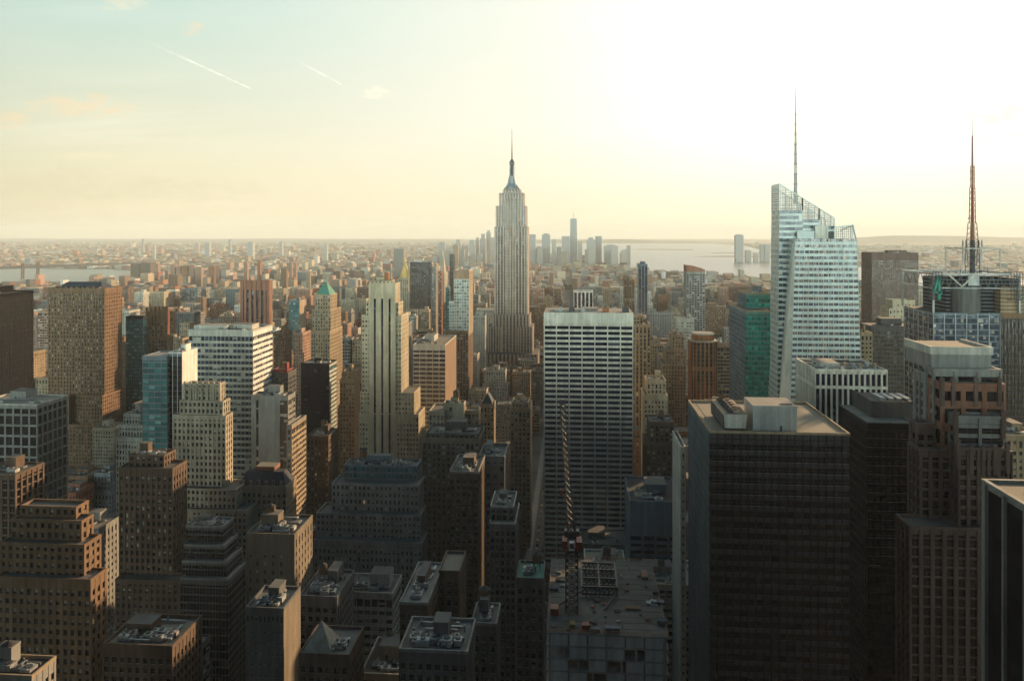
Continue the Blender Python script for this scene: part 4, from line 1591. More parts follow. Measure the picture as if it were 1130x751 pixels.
for i in range(5):
    xx = tt['x0'] + .8 + (tt['x1'] - tt['x0'] - 1.6) * i / 4
    b.box(xx - .9, xx + .9, tt['y0'] - .6, tt['y0'] + 2.4, tt['z1'] - 12, tt['z1'] + 6.5, 'brown')
    b.box(xx - .9, xx + .9, tt['y1'] - 2.4, tt['y1'] + .6, tt['z1'] - 12, tt['z1'] + 6.5, 'brown')
for i in range(1, 3):
    yy = tt['y0'] + (tt['y1'] - tt['y0']) * i / 3
    b.box(tt['x1'] - 2, tt['x1'] + .6, yy - .9, yy + .9, tt['z1'] - 12, tt['z1'] + 6.5, 'brown')
b.build('crown_fin', root, org)
root, org, tt = t(OT, 'teal glass tower with blank white flank and dark glass corner', 'office tower',
                  [T(157, 184.5, 394, 520, dep=24, wall='bluegrey', glz='win_teal', col=4.2, fl=4, pw=.1, sw=.25, pd=.2),
                   T(185, 201, 390, 523, xb=218, wall='white', glz='win_black', pw=.08, sw=.05, faces={'W': dict(solid=True, wall='white')})],
                  'white', 'win_teal', vb=500, n_units=3, parapet=.9, mat2='bluegrey', roof='roof_pale')
antenna(root, org, tt['x0'] - 4, tt['y0'] + 8, tt['z1'], 5)
root, org, tt = t(OT, 'broad office block striped with white bands and rows of blue windows', 'office tower', [T(208, 279, 366, 600, xb=301)],
                  'pale', 'win_blue', 3.4, 4.6, .10, .42, .25, .7, vb=470, n_units=7, roof='roof_pale', topband=.02, parapet=1.6,
                  faces={'W': dict(mat2='white', sw=.55)})
b = MB()
b.box(PX(214, 608), PX(250, 608), 608, 624, tt['z1'], tt['z1'] + 4, 'pale', 'roof_pale')
b.build('plant_block', root, org)
t(SK, 'copper brown tower with dark vertical glass stripes near the left skyline', 'skyscraper', [T(265, 297.5, 310, 1270, xb=300.5)], 'rust', 'win_navy', 9.2, 4, .5, 0, 2.0, .5, vb=362, n_units=0, bulk=False, topband=.085, edge=.6)
t(OT, 'small teal glass tower with blank tan flank left of the green roofed tower', 'office tower', [T(318.5, 330.5, 331.5, 1250, xb=338)], 'bluegrey', 'win_teal', 4, 4, .1, .2, .3, .2, vb=372, n_units=2, faces={'W': dict(solid=True, wall='tan')})
root, org, tt = t(SK, 'buff tower crowned by a green copper pyramid roof', 'skyscraper',
                  [T(343, 364, 366, 796, xb=378), T(344.5, 365, 343, 800, xb=376.5, bot=370), T(347.5, 364.5, 326, 804, xb=372, bot=346)], 'tan', 'win_dark', 2.7, 3.9, .5, .42, .5, .35, vb=405, n_units=0, bulk=False, topband=.02)
b = MB()
b.frustum(tt['x0'] + .6, tt['x1'] - .6, tt['y0'] + .6, tt['y1'] - .6, tt['z1'] + .2, tt['x0'] + 6.5, tt['x1'] - 6.5, tt['y0'] + 9, tt['y1'] - 9, tt['z1'] + 11.5, 'copper')
b.build('pyramid_roof', root, org)
b = MB()
xm, ym = (tt['x0'] + tt['x1']) / 2, (tt['y0'] + tt['y1']) / 2
b.box(xm - 1.2, xm + 1.2, ym - 1.2, ym + 1.2, tt['z1'] + 11.5, tt['z1'] + 14, 'copper')
b.bar((xm, ym, tt['z1'] + 14), (xm, ym, tt['z1'] + 18), .4, 'copper')
b.build('finial', root, org)

# cream art-deco shaft with the dark vertical strips
tiers = [T(407, 436.5, 313.5, 630, xb=441.5, us=1)]
strip = [(0, .185), (.262, .462), (.538, .738), (.815, 1)]
tiers[0]['faces'] = {'N': dict(us=strip, sw=0, glz='win_navy', topband=.055, nc=4), 'W': dict(pw=.6, sw=.45)}
tiers += [T(403.8, 440, 334.5, 632.5, xb=445, bot=352), T(399, 443, 348.5, 633, xb=451, bot=440), T(397.5, 457, 433.5, 631, xb=464, bot=465), T(396, 462, 457, 630.6, xb=469)]
root, org, tt = t(SK, 'slender cream stone tower with dark window strips running its full height', 'skyscraper', tiers, 'cream', 'win_dark', 2.6, 3.9, .5, .55, .6, .45, vb=512, n_units=4, topband=.02, parapet=.7)
b = MB()
b.box(PX(411, 634), PX(432, 634), 634, 646, tt['z1'], PZ(420, 309, 634), 'tan', 'roof_dark')
b.box(PX(424, 636), PX(428, 636), 636, 642, tt['z1'], PZ(426, 300.5, 636), 'orange', 'roof_dark')
b.build('bulkhead', root, org)
b = MB()
for i in range(7):
    xx = tt['x0'] + (tt['x1'] - tt['x0']) * (i + .5) / 7
    b.box(xx - .9, xx + .9, tt['y0'] - .1, tt['y0'] + .9, tt['z1'] + .7, tt['z1'] + 2.4, 'cream')
b.build('crown_fin', root, org)
antenna(root, org, PX(418, 640), 640, PZ(420, 309, 634), 7)
antenna(root, org, PX(432, 640), 640, tt['z1'], 16, mat='pale', wd=.8)

t(OT, 'office block with blue glass bands and a brown flank below the white glass tower', 'office tower', [T(456, 491.5, 381, 720, xb=503.5)], 'pale', 'win_navy', 6.5, 4.2, .08, .36, .3, .55, vb=462, n_units=5, topband=.03,
  roof='roof_tan', faces={'W': dict(solid=True, wall='brown')})
t(SK, 'dark flat slab behind the cream stone tower beside the gold pyramid', 'skyscraper', [T(452.5, 475.5, 290, 1500, xb=477)], 'darkgrey', 'win_brown', 3, 4, .2, .3, .3, .2, vb=335, n_units=1, bulk=False)
t(OT, 'grey apartment tower with lit flank touching the dark flat slab', 'apartment tower', [T(476.5, 481, 295, 1480, xb=484)], 'grey', 'win_dark', 4, 4, .45, .45, .4, .3, vb=350, n_units=0, bulk=False)
t(OT, 'thin dark red tower next to the grey apartment tower', 'apartment tower', [T(483.5, 487.3, 300, 1400, xb=488.5)], 'red', 'win_dark', 4, 4, .45, .45, .4, .3, vb=355, n_units=0, bulk=False)
# gold pyramid
root, org, tt = t(SK, 'pale stone tower topped by a steep gold pyramid', 'skyscraper', [T(442, 462, 322, 1840, dep=40), T(440, 450.5, 306.5, 1850, xb=454)], 'limestone', 'win_dark', 5, 5, .5, .4, .5, .3, vb=330, n_units=0, bulk=False)
b = MB()
xm, ym = (tt['x0'] + tt['x1']) / 2, (tt['y0'] + tt['y1']) / 2
hw = (tt['x1'] - tt['x0']) / 2 + 1.5
lo = [(xm + hw * math.cos(math.pi / 8 + k * math.pi / 4), ym + hw * math.sin(math.pi / 8 + k * math.pi / 4), tt['z1']) for k in range(8)]
hi = [(xm + 1.6 * math.cos(math.pi / 8 + k * math.pi / 4), ym + 1.6 * math.sin(math.pi / 8 + k * math.pi / 4), tt['z1'] + 38) for k in range(8)]
b.loft(lo, hi, 'gold', 'gold')
b.cyl(xm, ym, tt['z1'] + 38, tt['z1'] + 43, 2.2, 2.0, 'gold', 8)
b.cyl(xm, ym, tt['z1'] + 43, tt['z1'] + 50, 1.6, .1, 'gold', 8)
b.build('gold_pyramid', root, org)
# campanile with gold tip
root, org, tt = t(SK, 'slim pale clock tower with pointed top and gold tip', 'skyscraper', [T(485, 490.5, 300, 2000, xb=492.5)], 'limestone', 'win_dark', 5, 5, .6, .5, .4, .3, vb=330, n_units=0, bulk=False)
b = MB()
b.frustum(tt['x0'], tt['x1'], tt['y0'], tt['y1'], tt['z1'], (tt['x0'] + tt['x1']) / 2 - 2, (tt['x0'] + tt['x1']) / 2 + 2, (tt['y0'] + tt['y1']) / 2 - 2, (tt['y0'] + tt['y1']) / 2 + 2, PZ(487, 282, 2010), 'limestone')
b.build('spire_roof', root, org)
b = MB()
b.cyl((tt['x0'] + tt['x1']) / 2, (tt['y0'] + tt['y1']) / 2, PZ(487, 282, 2010), PZ(487, 275, 2010), 2.3, .4, 'gold', 8)
b.build('finial', root, org)
t(OT, 'very slender dark tower with lit edge right of the slim clock tower', 'apartment tower', [T(496, 500.2, 281, 1980, xb=502.2)], 'darkgrey', 'win_black', 4, 4, .2, .3, .3, .2, vb=298, n_units=0, bulk=False)
t(OT, 'narrow aqua glass block just left of the white glass tower', 'apartment tower', [T(491.5, 496, 318, 1060, xb=497)], 'bluegrey', 'win_teal', 3, 4, .1, .2, .3, .2, vb=364, n_units=0, bulk=False)
root, org, tt = t(SK, 'white glass tower with ribbed crown standing on a ribbed brown base', 'skyscraper',
                  [T(492, 516.8, 365.5, 996, xb=521.8, wall='brown', glz='win_dark', col=3.6, pw=.5, sw=0, topband=.02), T(495.5, 502, 333, 1003, dep=14, bot=370),
                   T(501, 517.6, 298.5, 1002, xb=522, bot=370, faces={'W': dict(wall='tan', glz='win_brown', pw=.6, sw=.5)})],
                  'white', 'win_pale', 3.2, 4.0, .16, .22, .3, .25, vb=440, n_units=0, bulk=False, parapet=.6)
b = MB()
for i in range(8):
    xx = tt['x0'] + (tt['x1'] - tt['x0']) * (i + .5) / 8
    b.box(xx - .5, xx + .5, tt['y0'] - .5, tt['y0'] + .6, tt['z1'] - 11, tt['z1'] + .9, 'tan')
b.box(tt['x0'] - .1, tt['x1'] + .1, tt['y0'] - .25, tt['y0'] - .02, tt['z1'] - 11, tt['z1'] + .4, 'pink')
b.build('crown_fin', root, org)

# right of the grid tower
t(OT, 'ribbed tan tower with small stepped cap touching the white stone slab', 'office tower', [T(697, 718, 359, 760, xb=696, dep=30), T(699, 709.5, 349, 764, dep=20, bot=365)], 'tan', 'win_dark', 3.4, 4, .5, .12, .8, .3, vb=470, n_units=1, bulk=False)
t(SK, 'slim blue dark glass tower rising behind the ribbed tan tower', 'apartment tower', [T(704.7, 714.6, 292, 1500, xb=703.5), T(706.5, 712, 289, 1503, dep=10, bot=296)], 'bluegrey', 'win_navy', 5, 4.5, .25, .1, .5, .2, vb=345, n_units=0, bulk=False)
t(OT, 'slim brown tower left of the slim blue glass tower', 'apartment tower', [T(689, 695, 305, 1600, dep=30), T(694, 700.2, 310, 1590, dep=30)], 'brown', 'win_dark', 5, 4.5, .5, .4, .4, .2, vb=345, n_units=0, bulk=False)
root, org, tt = t(SK, 'grey apartment tower with a sloping curved top against the river', 'apartment tower', [T(757.5, 778, 300, 1250, xb=756.5, dep=32)], 'grey', 'win_dark', 4, 3.6, .32, .38, .5, .4, vb=365, n_units=0, bulk=False, parapet=.4)
b = MB()
n = 8
for i in range(n):
    xa_, xb_ = tt['x0'] + (tt['x1'] - tt['x0']) * i / n, tt['x0'] + (tt['x1'] - tt['x0']) * (i + 1) / n
    h0, h1 = 10.5 * math.cos(i / n * 1.2), 10.5 * math.cos((i + 1) / n * 1.2)
    lo = [(xa_, tt['y0'], tt['z1']), (xb_, tt['y0'], tt['z1']), (xb_, tt['y1'], tt['z1']), (xa_, tt['y1'], tt['z1'])]
    hi = [(xa_, tt['y0'], tt['z1'] + h0), (xb_, tt['y0'], tt['z1'] + h1), (xb_, tt['y1'], tt['z1'] + h1), (xa_, tt['y1'], tt['z1'] + h0)]
    for q in ((0, 1), (2, 3)):
        b.quad(lo[q[0]], lo[q[1]], hi[q[1]], hi[q[0]], 'rust')
    b.quad(hi[0], hi[1], hi[2], hi[3], 'roof_tan')
    if i == 0:
        b.quad(lo[3], lo[0], hi[0], hi[3], 'rust')
    if i == n - 1:
        b.quad(lo[1], lo[2], hi[2], hi[1], 'rust')
b.build('curved_roof', root, org)


# octagonal orange tower with drum top
def octagon():
    D = 820
    tt = T(763.5, 792, 377.5, D, dep=27)
    org = ((tt['x0'] + tt['x1']) / 2, D + 13, 0)
    root = thing(OT, 'orange brick tower with chamfered corners, dark window strips and round cap', 'office tower', org)
    c = 4.5
    x0, x1, y0, y1 = tt['x0'], tt['x1'], tt['y0'], tt['y1']
    pts = [(x0 + c, y0), (x1 - c, y0), (x1, y0 + c), (x1, y1 - c), (x1 - c, y1), (x0 + c, y1), (x0, y1 - c), (x0, y0 + c)]
    fa, gl = MB(), MB()
    zsplit = PZ(778, 405, D)
    for zl, zh in ((0, zsplit), (zsplit, tt['z1'])):
        for i in range(8):
            a, b_ = pts[i], pts[(i + 1) % 8]
            L = math.hypot(a[0] - b_[0], a[1] - b_[1])
            n = max(1, round(L / 4.2))
            q = [(*a, zl), (*b_, zl), (*b_, zh), (*a, zh)]
            gl.quad(*q, 'win_navy', n * 2, int((zh - zl) / 4))
            fa.lattice(*q, n, int((zh - zl) / 4), .4, .12, .7, .2, 'orange', 'brown', topband=.035)
    gl.poly([(*p, tt['z1']) for p in pts], 'roof_tan')
    fa.build('facade', root, org)
    gl.build('glazing', root, org)
    b = MB()
    sc8 = lambda k, z: [(org[0] + (p[0] - org[0]) * k, org[1] + (p[1] - org[1]) * k, z) for p in pts]
    b.loft(sc8(1.06, tt['z1']), sc8(1.06, tt['z1'] + 1.2), 'pale', 'pale')
    b.loft(sc8(.82, tt['z1'] + 1.2), sc8(.78, tt['z1'] + 7), 'orange', 'orange')
    b.loft(sc8(.84, tt['z1'] + 7), sc8(.84, tt['z1'] + 8.4), 'pale', 'roof_pale')
    b.build('cap', root, org)
    HEROES.append((x0, x1, y0, 442))
    OCC.append((x0, x1, y0, y1))


octagon()
t(OT, 'pale green office block between the orange brick tower and the river', 'office tower', [T(746, 766, 352, 1000, xb=745, dep=25)], 'pale', 'win_pale', 3.4, 4, .2, .4, .3, .4, vb=385, n_units=1)
t(OT, 'stepped tan ziggurat block below the pale green office block', 'office tower', [T(731, 757, 402, 872, dep=40), T(735, 757, 386, 876, dep=34, bot=410), T(741.5, 755, 370, 880, dep=26, bot=392)], 'tan', 'win_dark', 3.2, 3.7, .55, .5, .4, .3, vb=440, n_units=1)
t(OT, 'light tan stepped block with blue penthouse right of the grid tower foot', 'office tower', [T(711, 737, 437, 636, dep=30), T(714, 735, 421, 640, dep=24, bot=445)], 'limestone', 'win_dark', 2.8, 3.7, .55, .4, .4, .3, vb=466, n_units=2)
t(OT, 'grey block with white vertical stripes peeping over the grid tower roof', 'office tower', [T(633, 654.5, 321.5, 1500, dep=30)], 'white', 'win_navy', 7.8, 4, .35, 0, 1, .3, vb=338, n_units=0, bulk=False)
t(OT, 'dark gothic block with lamp lit top floor below the light tan stepped block', 'office tower', [T(713, 747, 492, 556, dep=30), T(717, 744, 467, 562, dep=22, bot=500)], 'umber', 'win_dark', 3.4, 3.8, .5, .4, .5, .35, vb=520, n_units=2)
b = MB()
t(OT, 'blue grey office block with louvred top just behind the crane deck', 'office tower', [T(695, 752, 555, 450, xb=690, dep=46, topband=.18)], 'bluegrey', 'win_navy', 7.5, 3.9, .14, .5, .3, .4, vb=640, n_units=5, roof='roof_dark', tank=False)
t('party_wall_slab', 'thin pale concrete slab standing on edge beside the black foreground slab', 'building', [T(751, 757, 495, 372, xb=749.5, dep=30)], 'pale', 'win_dark', 3, 4, .7, .7, .1, .08, vb=690, n_units=0, bulk=False)

# green tower
t(SK, 'emerald green glass tower in two steps left of the faceted glass tower', 'skyscraper',
  [T(822.5, 850, 344, 640, xb=804.5), T(823.5, 850, 324.5, 668, dep=34, bot=350)], 'bluegrey', 'win_green', 2.6, 4, .1, .25, .25, .2, mat2='copper', vb=470, n_units=4, roof='roof_tan', tank=False, cap='tan',
  faces={'E': dict(glz='win_blue', wall='bluegrey', mat2='bluegrey')})
t(OT, 'cream block with punched windows tucked behind the right of the faceted glass tower', 'office tower', [T(950, 963, 368, 700, xb=966, dep=20)], 'cream', 'win_dark', 3, 3.8, .5, .5, .4, .3, vb=404, n_units=0)
t(SK, 'broad brown slab on the skyline right of the faceted glass tower', 'skyscraper', [T(962, 1013.5, 279.5, 1300, xb=950.5, wall='granite', glz='win_brown')], 'granite', 'win_brown', 3.4, 4, .4, .45, .4, .35, vb=360, n_units=3, topband=.05)
t(OT, 'wide dark glass block below the brown skyline slab', 'office tower', [T(961.5, 1018, 361, 760, dep=40)], 'darkgrey', 'win_brown', 3, 4, .15, .35, .25, .2, vb=440, n_units=3, tank=False)
t(OT, 'cream hotel with stepped arched top in front of the brown skyline slab', 'hotel', [T(979, 1016, 352, 1000, dep=30), T(981, 1013, 341, 1002, dep=26, bot=356), T(985, 1010, 332, 1004, dep=22, bot=344)], 'cream', 'win_dark', 4.4, 4.2, .6, .6, .4, .3, vb=360, n_units=0, bulk=False)
# fins building
root, org, tt = t(OT, 'office block of white vertical fins with rooftop plant before the faceted glass tower', 'office tower', [T(899.5, 979.5, 410, 430, xb=878)], 'travertine', 'win_navy', 2.95, 4, .32, 0, 1.0, .3, vb=470, n_units=8, roof='roof_dark', topband=.008, parapet=1.2, bulk=False, tank=False)
b = MB()
zsp = PZ(940, 427, 430)
b.box(tt['x0'] - .03, tt['x1'] + .03, tt['y0'] - .04, tt['y0'] + .9, zsp - 1.0, zsp + .6, 'travertine', bottom=True)
b.box(tt['x0'] - .04, tt['x0'] + .9, tt['y0'] + .9, tt['y1'], zsp - 1.0, zsp + .6, 'travertine', bottom=True)
b.build('belt_course', root, org)
b = MB()
b.box(tt['x0'] + 5, tt['x0'] + 15, tt['y0'] + 7, tt['y0'] + 24, tt['z1'], tt['z1'] + 3.4, 'sheet', 'roof_pale')
for i in range(5):
    b.cyl(tt['x0'] + 20 + i * 3.8, tt['y0'] + 12, tt['z1'], tt['z1'] + 2.8, 1.5, 1.3, 'steel' if i % 2 else 'tan', 10)
b.build('plant_block', root, org)
root, org, tt = t(SK, 'black tower with stepped penthouse between gravel roof slab and red granite tower', 'skyscraper', [T(957, 1007.5, 467, 372, xb=927.5)], 'black', 'win_blacklit', 2.8, 4.2, .15, .3, .3, .2, vb=700, n_units=0, bulk=False, roof='roof_pale', parapet=.5, cap='bluegrey')
b = MB()
yb = 384
b.box(PX(962, yb), PX(1007, yb), yb, yb + 26, tt['z1'], PZ(985, 445, yb), 'darkgrey', 'roof_grey')
for (xx0, xx1) in ((962, 964), (1005, 1007)):
    b.box(PX(xx0, yb) - .05, PX(xx1, yb) + .05, yb - .05, yb + 26.05, PZ(985, 445, yb), PZ(985, 445, yb) + 1, 'darkgrey')
b.box(PX(962, yb) - .05, PX(1007, yb) + .05, yb - .05, yb + .5, PZ(985, 445, yb), PZ(985, 445, yb) + .9, 'darkgrey')
b.build('penthouse', root, org)
for i in range(4):
    b = MB()
    b.box(PX(970 + i * 9, yb + 8), PX(976 + i * 9, yb + 8), yb + 6, yb + 18, PZ(985, 445, yb), PZ(985, 445, yb) + 1.4, 'steel')
    b.build('air_unit', root, org)

# red granite postmodern tower
root, org, tt = t(SK, 'red granite and grey glass tower in many steps with boxy cap', 'skyscraper',
                  [T(1004, 1120, 585, 318, xb=988, pw=.36, sw=.16),
                   T(1016, 1118, 500, 330, xb=1001, wall='granite', sw=.2),
                   T(1058, 1114, 497, 322, xb=1047),
                   T(1012, 1032, 470, 338, xb=1004), T(1020, 1040, 414, 350, xb=1008, wall='grey'),
                   T(1055, 1109, 462, 328, xb=1046, wall='grey', col=9, pw=.12, sw=.4), T(1040, 1110, 426, 334, xb=1024, wall='rust', col=9.4, fl=9.5, pw=.22, sw=.34, pd=1.0, sd=.8),
                   T(1030, 1106, 410, 341, xb=1020, wall='grey', col=9, fl=6, pw=.18, sw=.3)],
                  'granite', 'win_black', 4.2, 3.9, .34, .36, .9, .4, vb=751, n_units=0, bulk=False, parapet=1.2, mat2=None)
for q in range(6):
    pass
b = MB()
Db = 347
b.box(PX(1028, Db), PX(1094, Db), Db, Db + 26, tt['z1'] + .1, PZ(1060, 391, Db), 'grey', 'roof_tan')
b.box(PX(1027, Db) - .3, PX(1094, Db) + .6, Db - .4, Db + 26.4, PZ(1060, 391, Db), PZ(1060, 385, Db), 'pale', 'roof_tan')
zcp = PZ(1060, 385, Db)
b.box(PX(1027, Db) - .3, PX(1094, Db) + .6, Db - .4, Db + .5, zcp, zcp + 1, 'pale')
b.box(PX(1027, Db) - .3, PX(1027, Db) + .6, Db + .5, Db + 26.4, zcp, zcp + 1, 'pale')
b.box(PX(1094, Db) - .3, PX(1094, Db) + .6, Db + .5, Db + 26.4, zcp, zcp + 1, 'pale')
b.build('boxy_cap', root, org)
for px_, py_, D_ in [(1058, 492, 322), (1072, 498, 322), (1085, 500, 322), (1098, 499, 322), (1112, 497, 322), (1040, 424, 334), (1052, 424, 334), (1077, 424, 334), (1103, 424, 334),
                     (1055, 460, 328), (1107, 460, 328)]:
    b = MB()
    xx, zz = PX(px_, D_), PZ(px_, py_, D_)
    b.box(xx - .75, xx + .75, D_ - .35, D_ + 1.2, zz - 9, zz + 2.2, 'granite')
    b.frustum(xx - .75, xx + .75, D_ - .35, D_ + 1.2, zz + 2.2, xx - .1, xx + .1, D_ + .5, D_ + .7, zz + 3.3, 'granite')
    b.build('pier_finial', root, org)
t(OT, 'tan brick block with cornice peeking between granite tower and right edge', 'office tower', [T(1110, 1150, 482, 420, dep=30)], 'tan', 'win_dark', 3, 3.8, .5, .45, .5, .35, vb=530, n_units=2)
x0 = PX(1083, 215)
z1 = PZ(1083, 531, 215)
t(SK, 'dark tower with thin pale vertical fins at the lower right corner', 'skyscraper', [dict(x0=x0, x1=x0 + 58, y0=112, y1=215, z0=0, z1=z1)], 'grey', 'win_black', 9.0, 4, .085, 0, .9, .2, vb=751, n_units=6, roof='roof_tan', parapet=.8, topband=.008, edge=.09, tank=False)

# left foreground; several near walls coloured darker to stand in for shade
t(OT, 'block with pale blue roof and large framed windows at the left edge', 'office tower', [T(-30, 41, 447, 500, dep=32)], 'grey', 'win_black', 5.6, 7.0, .2, .2, .6, .5, vb=490, n_units=4, roof='roof_pale', cap='pale')
t(OT, 'dark block with orange sunlit rim beneath the pale blue roof', 'office tower', [T(-30, 17, 525, 395, xb=49, wall='umber')], 'umber', 'win_black', 4.2, 4, .3, .2, .6, .3, vb=620, n_units=3)
t(OT, 'pale small block with two setback tiers right of the brown stone tower', 'office tower', [T(128, 157, 484, 560, dep=28), T(131, 157, 470, 564, dep=22, bot=490), T(136, 155, 458, 568, dep=16, bot=474)], 'pale', 'win_dark', 2.4, 4.4, .5, .35, .5, .35, vb=500, n_units=1)
root, org, tt = t(SK, 'big grey stepped tower with scalloped crown in the left foreground', 'skyscraper',
                  [T(182, 272, 564, 424, xb=288), T(186, 260, 541, 429, xb=275, bot=570), T(191, 249, 460, 436, xb=257), T(198, 246, 444, 438, xb=254, bot=466), T(204, 242, 425, 440, xb=248, bot=450)],
                  'limestone', 'win_dark', 2.7, 3.7, .5, .42, .55, .4, vb=545, n_units=2, topband=.01)
b = MB()
for i in range(7):
    xx = tt['x0'] + (tt['x1'] - tt['x0']) * i / 6
    b.box(xx - .6, xx + .6, tt['y0'] - .5, tt['y0'] + .7, tt['z1'] - 16, tt['z1'] + 2.2, 'limestone')
for i in range(6):
    cxx = tt['x0'] + (tt['x1'] - tt['x0']) * (i + .5) / 6
    rr = (tt['x1'] - tt['x0']) / 12
    pts = [(cxx - rr * math.cos(math.pi * k / 6), tt['y0'] - .3, tt['z1'] - 2.5 + rr * .8 * math.sin(math.pi * k / 6)) for k in range(7)]
    for k in range(6):
        b.bar(pts[k], pts[k + 1], .8, 'limestone')
b.build('crown_arcade', root, org)
t(OT, 'grey block with blank windowless wall and striped flank in the left middle ground', 'office tower',
  [T(277, 318, 438, 520, xb=326, faces={'N': dict(us=[(0, .14), (.2, .78), (.98, 1)], sw=.0, nc=8), 'W': dict(sw=.55, pw=.2)}), T(316, 322, 470, 516, xb=338, faces={'W': dict(sw=.5, pw=.15, wall='tan')})], 'grey', 'win_dark', 3, 3.8, .5, .5, .4, .35, vb=545, n_units=5)
t(OT, 'brown block with sunlit flank right of the blank grey wall', 'office tower', [T(338.5, 362.5, 482, 560, xb=373)], 'umber', 'win_dark', 2.7, 3.7, .48, .45, .45, .35, vb=575, n_units=4, tank=True)
t(OT, 'dark glass block with white banded flank under the green pyramid tower', 'office tower', [T(332, 363.5, 402, 700, xb=371.5)], 'black', 'win_teal', 3, 3.9, .1, .15, .2, .15, vb=478, n_units=3, roof='roof_pale', faces={'N': dict(glz='win_navy'), 'W': dict(wall='pale', sw=.55, pw=.05)}, tank=False)
t(OT, 'dim office block with small blue pyramid roof left of the cream tower', 'office tower', [T(375, 391, 420, 700, xb=397), T(377, 390, 411, 702, dep=14, bot=424)], 'tan', 'win_dark', 3, 3.9, .5, .45, .4, .3, vb=500, n_units=0)
root, org, tt = t('mansard_building', 'building with black mansard roof and red penthouse in left foreground', 'building', [T(261, 316, 537, 440, xb=327)], 'tan', 'win_dark', 3.0, 3.9, .5, .4, .5, .35, vb=570, n_units=0, bulk=False, parapet=.6)
b = MB()
b.frustum(tt['x0'] + .8, tt['x1'] - .8, tt['y0'] + .8, tt['y1'] - .8, tt['z1'] + .1, tt['x0'] + 4, tt['x1'] - 4, tt['y0'] + 5, tt['y1'] - 5, tt['z1'] + 7.5, 'slate', 'roof_dark')
b.build('mansard_roof', root, org)
for i in range(6):
    b = MB()
    xx = tt['x0'] + 3.5 + (tt['x1'] - tt['x0'] - 7) * i / 5
    b.box(xx - .7, xx + .7, tt['y0'] + 1.0, tt['y0'] + 4, tt['z1'] + .5, tt['z1'] + 3.6, 'tan', 'slate')
    b.box(xx - .4, xx + .4, tt['y0'] + .95, tt['y0'] + 1.0, tt['z1'] + 1, tt['z1'] + 3, 'win_dark')
    b.build('dormer', root, org)
b = MB()
b.box(PX(282, 447), PX(303, 447), 447, 456, tt['z1'] + 7.5, PZ(290, 514.5, 447), 'rust', 'roof_tan')
b.build('penthouse', root, org)
t(OT, 'light grey stepped office block with rows of small windows below the cream tower', 'office tower',
  [T(346, 466, 599, 424, xb=472), T(349, 464, 569, 432, xb=470.5, bot=604), T(366, 462, 536, 440, xb=468, bot=575), T(380, 460, 515, 450, xb=465, bot=545, glz='win_teal', pw=.2, sw=.3, wall='bluegrey')],
  'grey', 'win_dark', 2.5, 3.9, .5, .42, .5, .38, vb=640, n_units=9, roof='roof_grey', topband=.02)
t(OT, 'tan block with blank stair tower and sunlit corner in the centre left', 'office tower',
  [T(473, 490, 455, 560, dep=26), T(489, 512, 446, 566, xb=514, faces={'N': dict(us=[(0, .3), (.42, 1)], sw=.62)}), T(512, 528, 454, 572, xb=530, bot=520, wall='tan')], 'limestone', 'win_dark', 2.9, 3.6, .52, .48, .45, .35, vb=476, n_units=3, tank=True)
t(OT, 'wide grey brown block with dark top storey and even windows mid centre', 'office tower', [T(466, 529, 485, 496, xb=532, dep=32), T(470, 528, 480, 499, dep=24, bot=490, wall='darkgrey')], 'taupe', 'win_dark', 3.0, 3.8, .46, .4, .45, .35, vb=540, n_units=6, topband=.02)
t(OT, 'plain stone block with deep cornice right of the wide grey brown block', 'office tower', [T(528, 557, 506, 480, xb=560, dep=30)], 'grey', 'win_dark', 4.2, 4.6, .5, .35, .6, .4, vb=560, n_units=5, parapet=1.8)
t(OT, 'dark block with flat pale roof rim below the wide grey brown block', 'office tower', [T(496, 528, 522, 436, xb=531, dep=34)], 'umber', 'win_black', 3.0, 3.8, .4, .4, .45, .35, vb=620, n_units=5, cap='grey')
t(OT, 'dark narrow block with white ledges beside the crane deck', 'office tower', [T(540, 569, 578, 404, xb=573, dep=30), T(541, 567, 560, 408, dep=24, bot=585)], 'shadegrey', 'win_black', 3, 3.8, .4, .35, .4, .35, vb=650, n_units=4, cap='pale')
root, org, tt = t(OT, 'slim tan tower with pointed gothic gable behind the centre blocks', 'office tower', [T(530, 545, 447, 650, dep=16)], 'tan', 'win_dark', 2.8, 3.7, .5, .42, .45, .35, vb=505, n_units=0, bulk=False)
b = MB()
b.frustum(tt['x0'] + .5, tt['x1'] - .5, tt['y0'] + .5, tt['y1'] - .5, tt['z1'], (tt['x0'] + tt['x1']) / 2 - .5, (tt['x0'] + tt['x1']) / 2 + .5, tt['y0'] + 4, tt['y1'] - 4, tt['z1'] + 9, 'slate')
for sx in (0, 1):
    xx = tt['x0'] + (tt['x1'] - tt['x0']) * sx
    b.box(xx - .7, xx + .7, tt['y0'] - .3, tt['y0'] + 1, tt['z1'] - 3, tt['z1'] + 4, 'tan')
b.build('gable_roof', root, org)
t(OT, 'tan corner block with pale cornice at the left of the grid tower', 'office tower', [T(563, 585, 452, 640, dep=30), T(565, 583, 445, 643, dep=20, bot=456)], 'tan', 'win_dark', 3, 3.8, .5, .42, .5, .35, vb=520, n_units=3)
t(OT, 'low block with green copper roof just left of the crane deck', 'building', [T(570, 600, 640, 330, dep=18)], 'shadegrey', 'win_black', 3, 3.8, .45, .4, .4, .3, vb=680, n_units=1, roof='copper', bulk=False)
t(OT, 'brown stone tower with arched upper windows and orange flank in left foreground', 'skyscraper',
  [T(127, 203, 642, 372, xb=213), T(131, 190.5, 518, 380, xb=206.5), T(142, 181, 504, 385, xb=194, bot=525)], 'umber', 'win_dark', 3.0, 3.8, .5, .42, .5, .35, vb=640, n_units=2, tank=False, topband=.015)
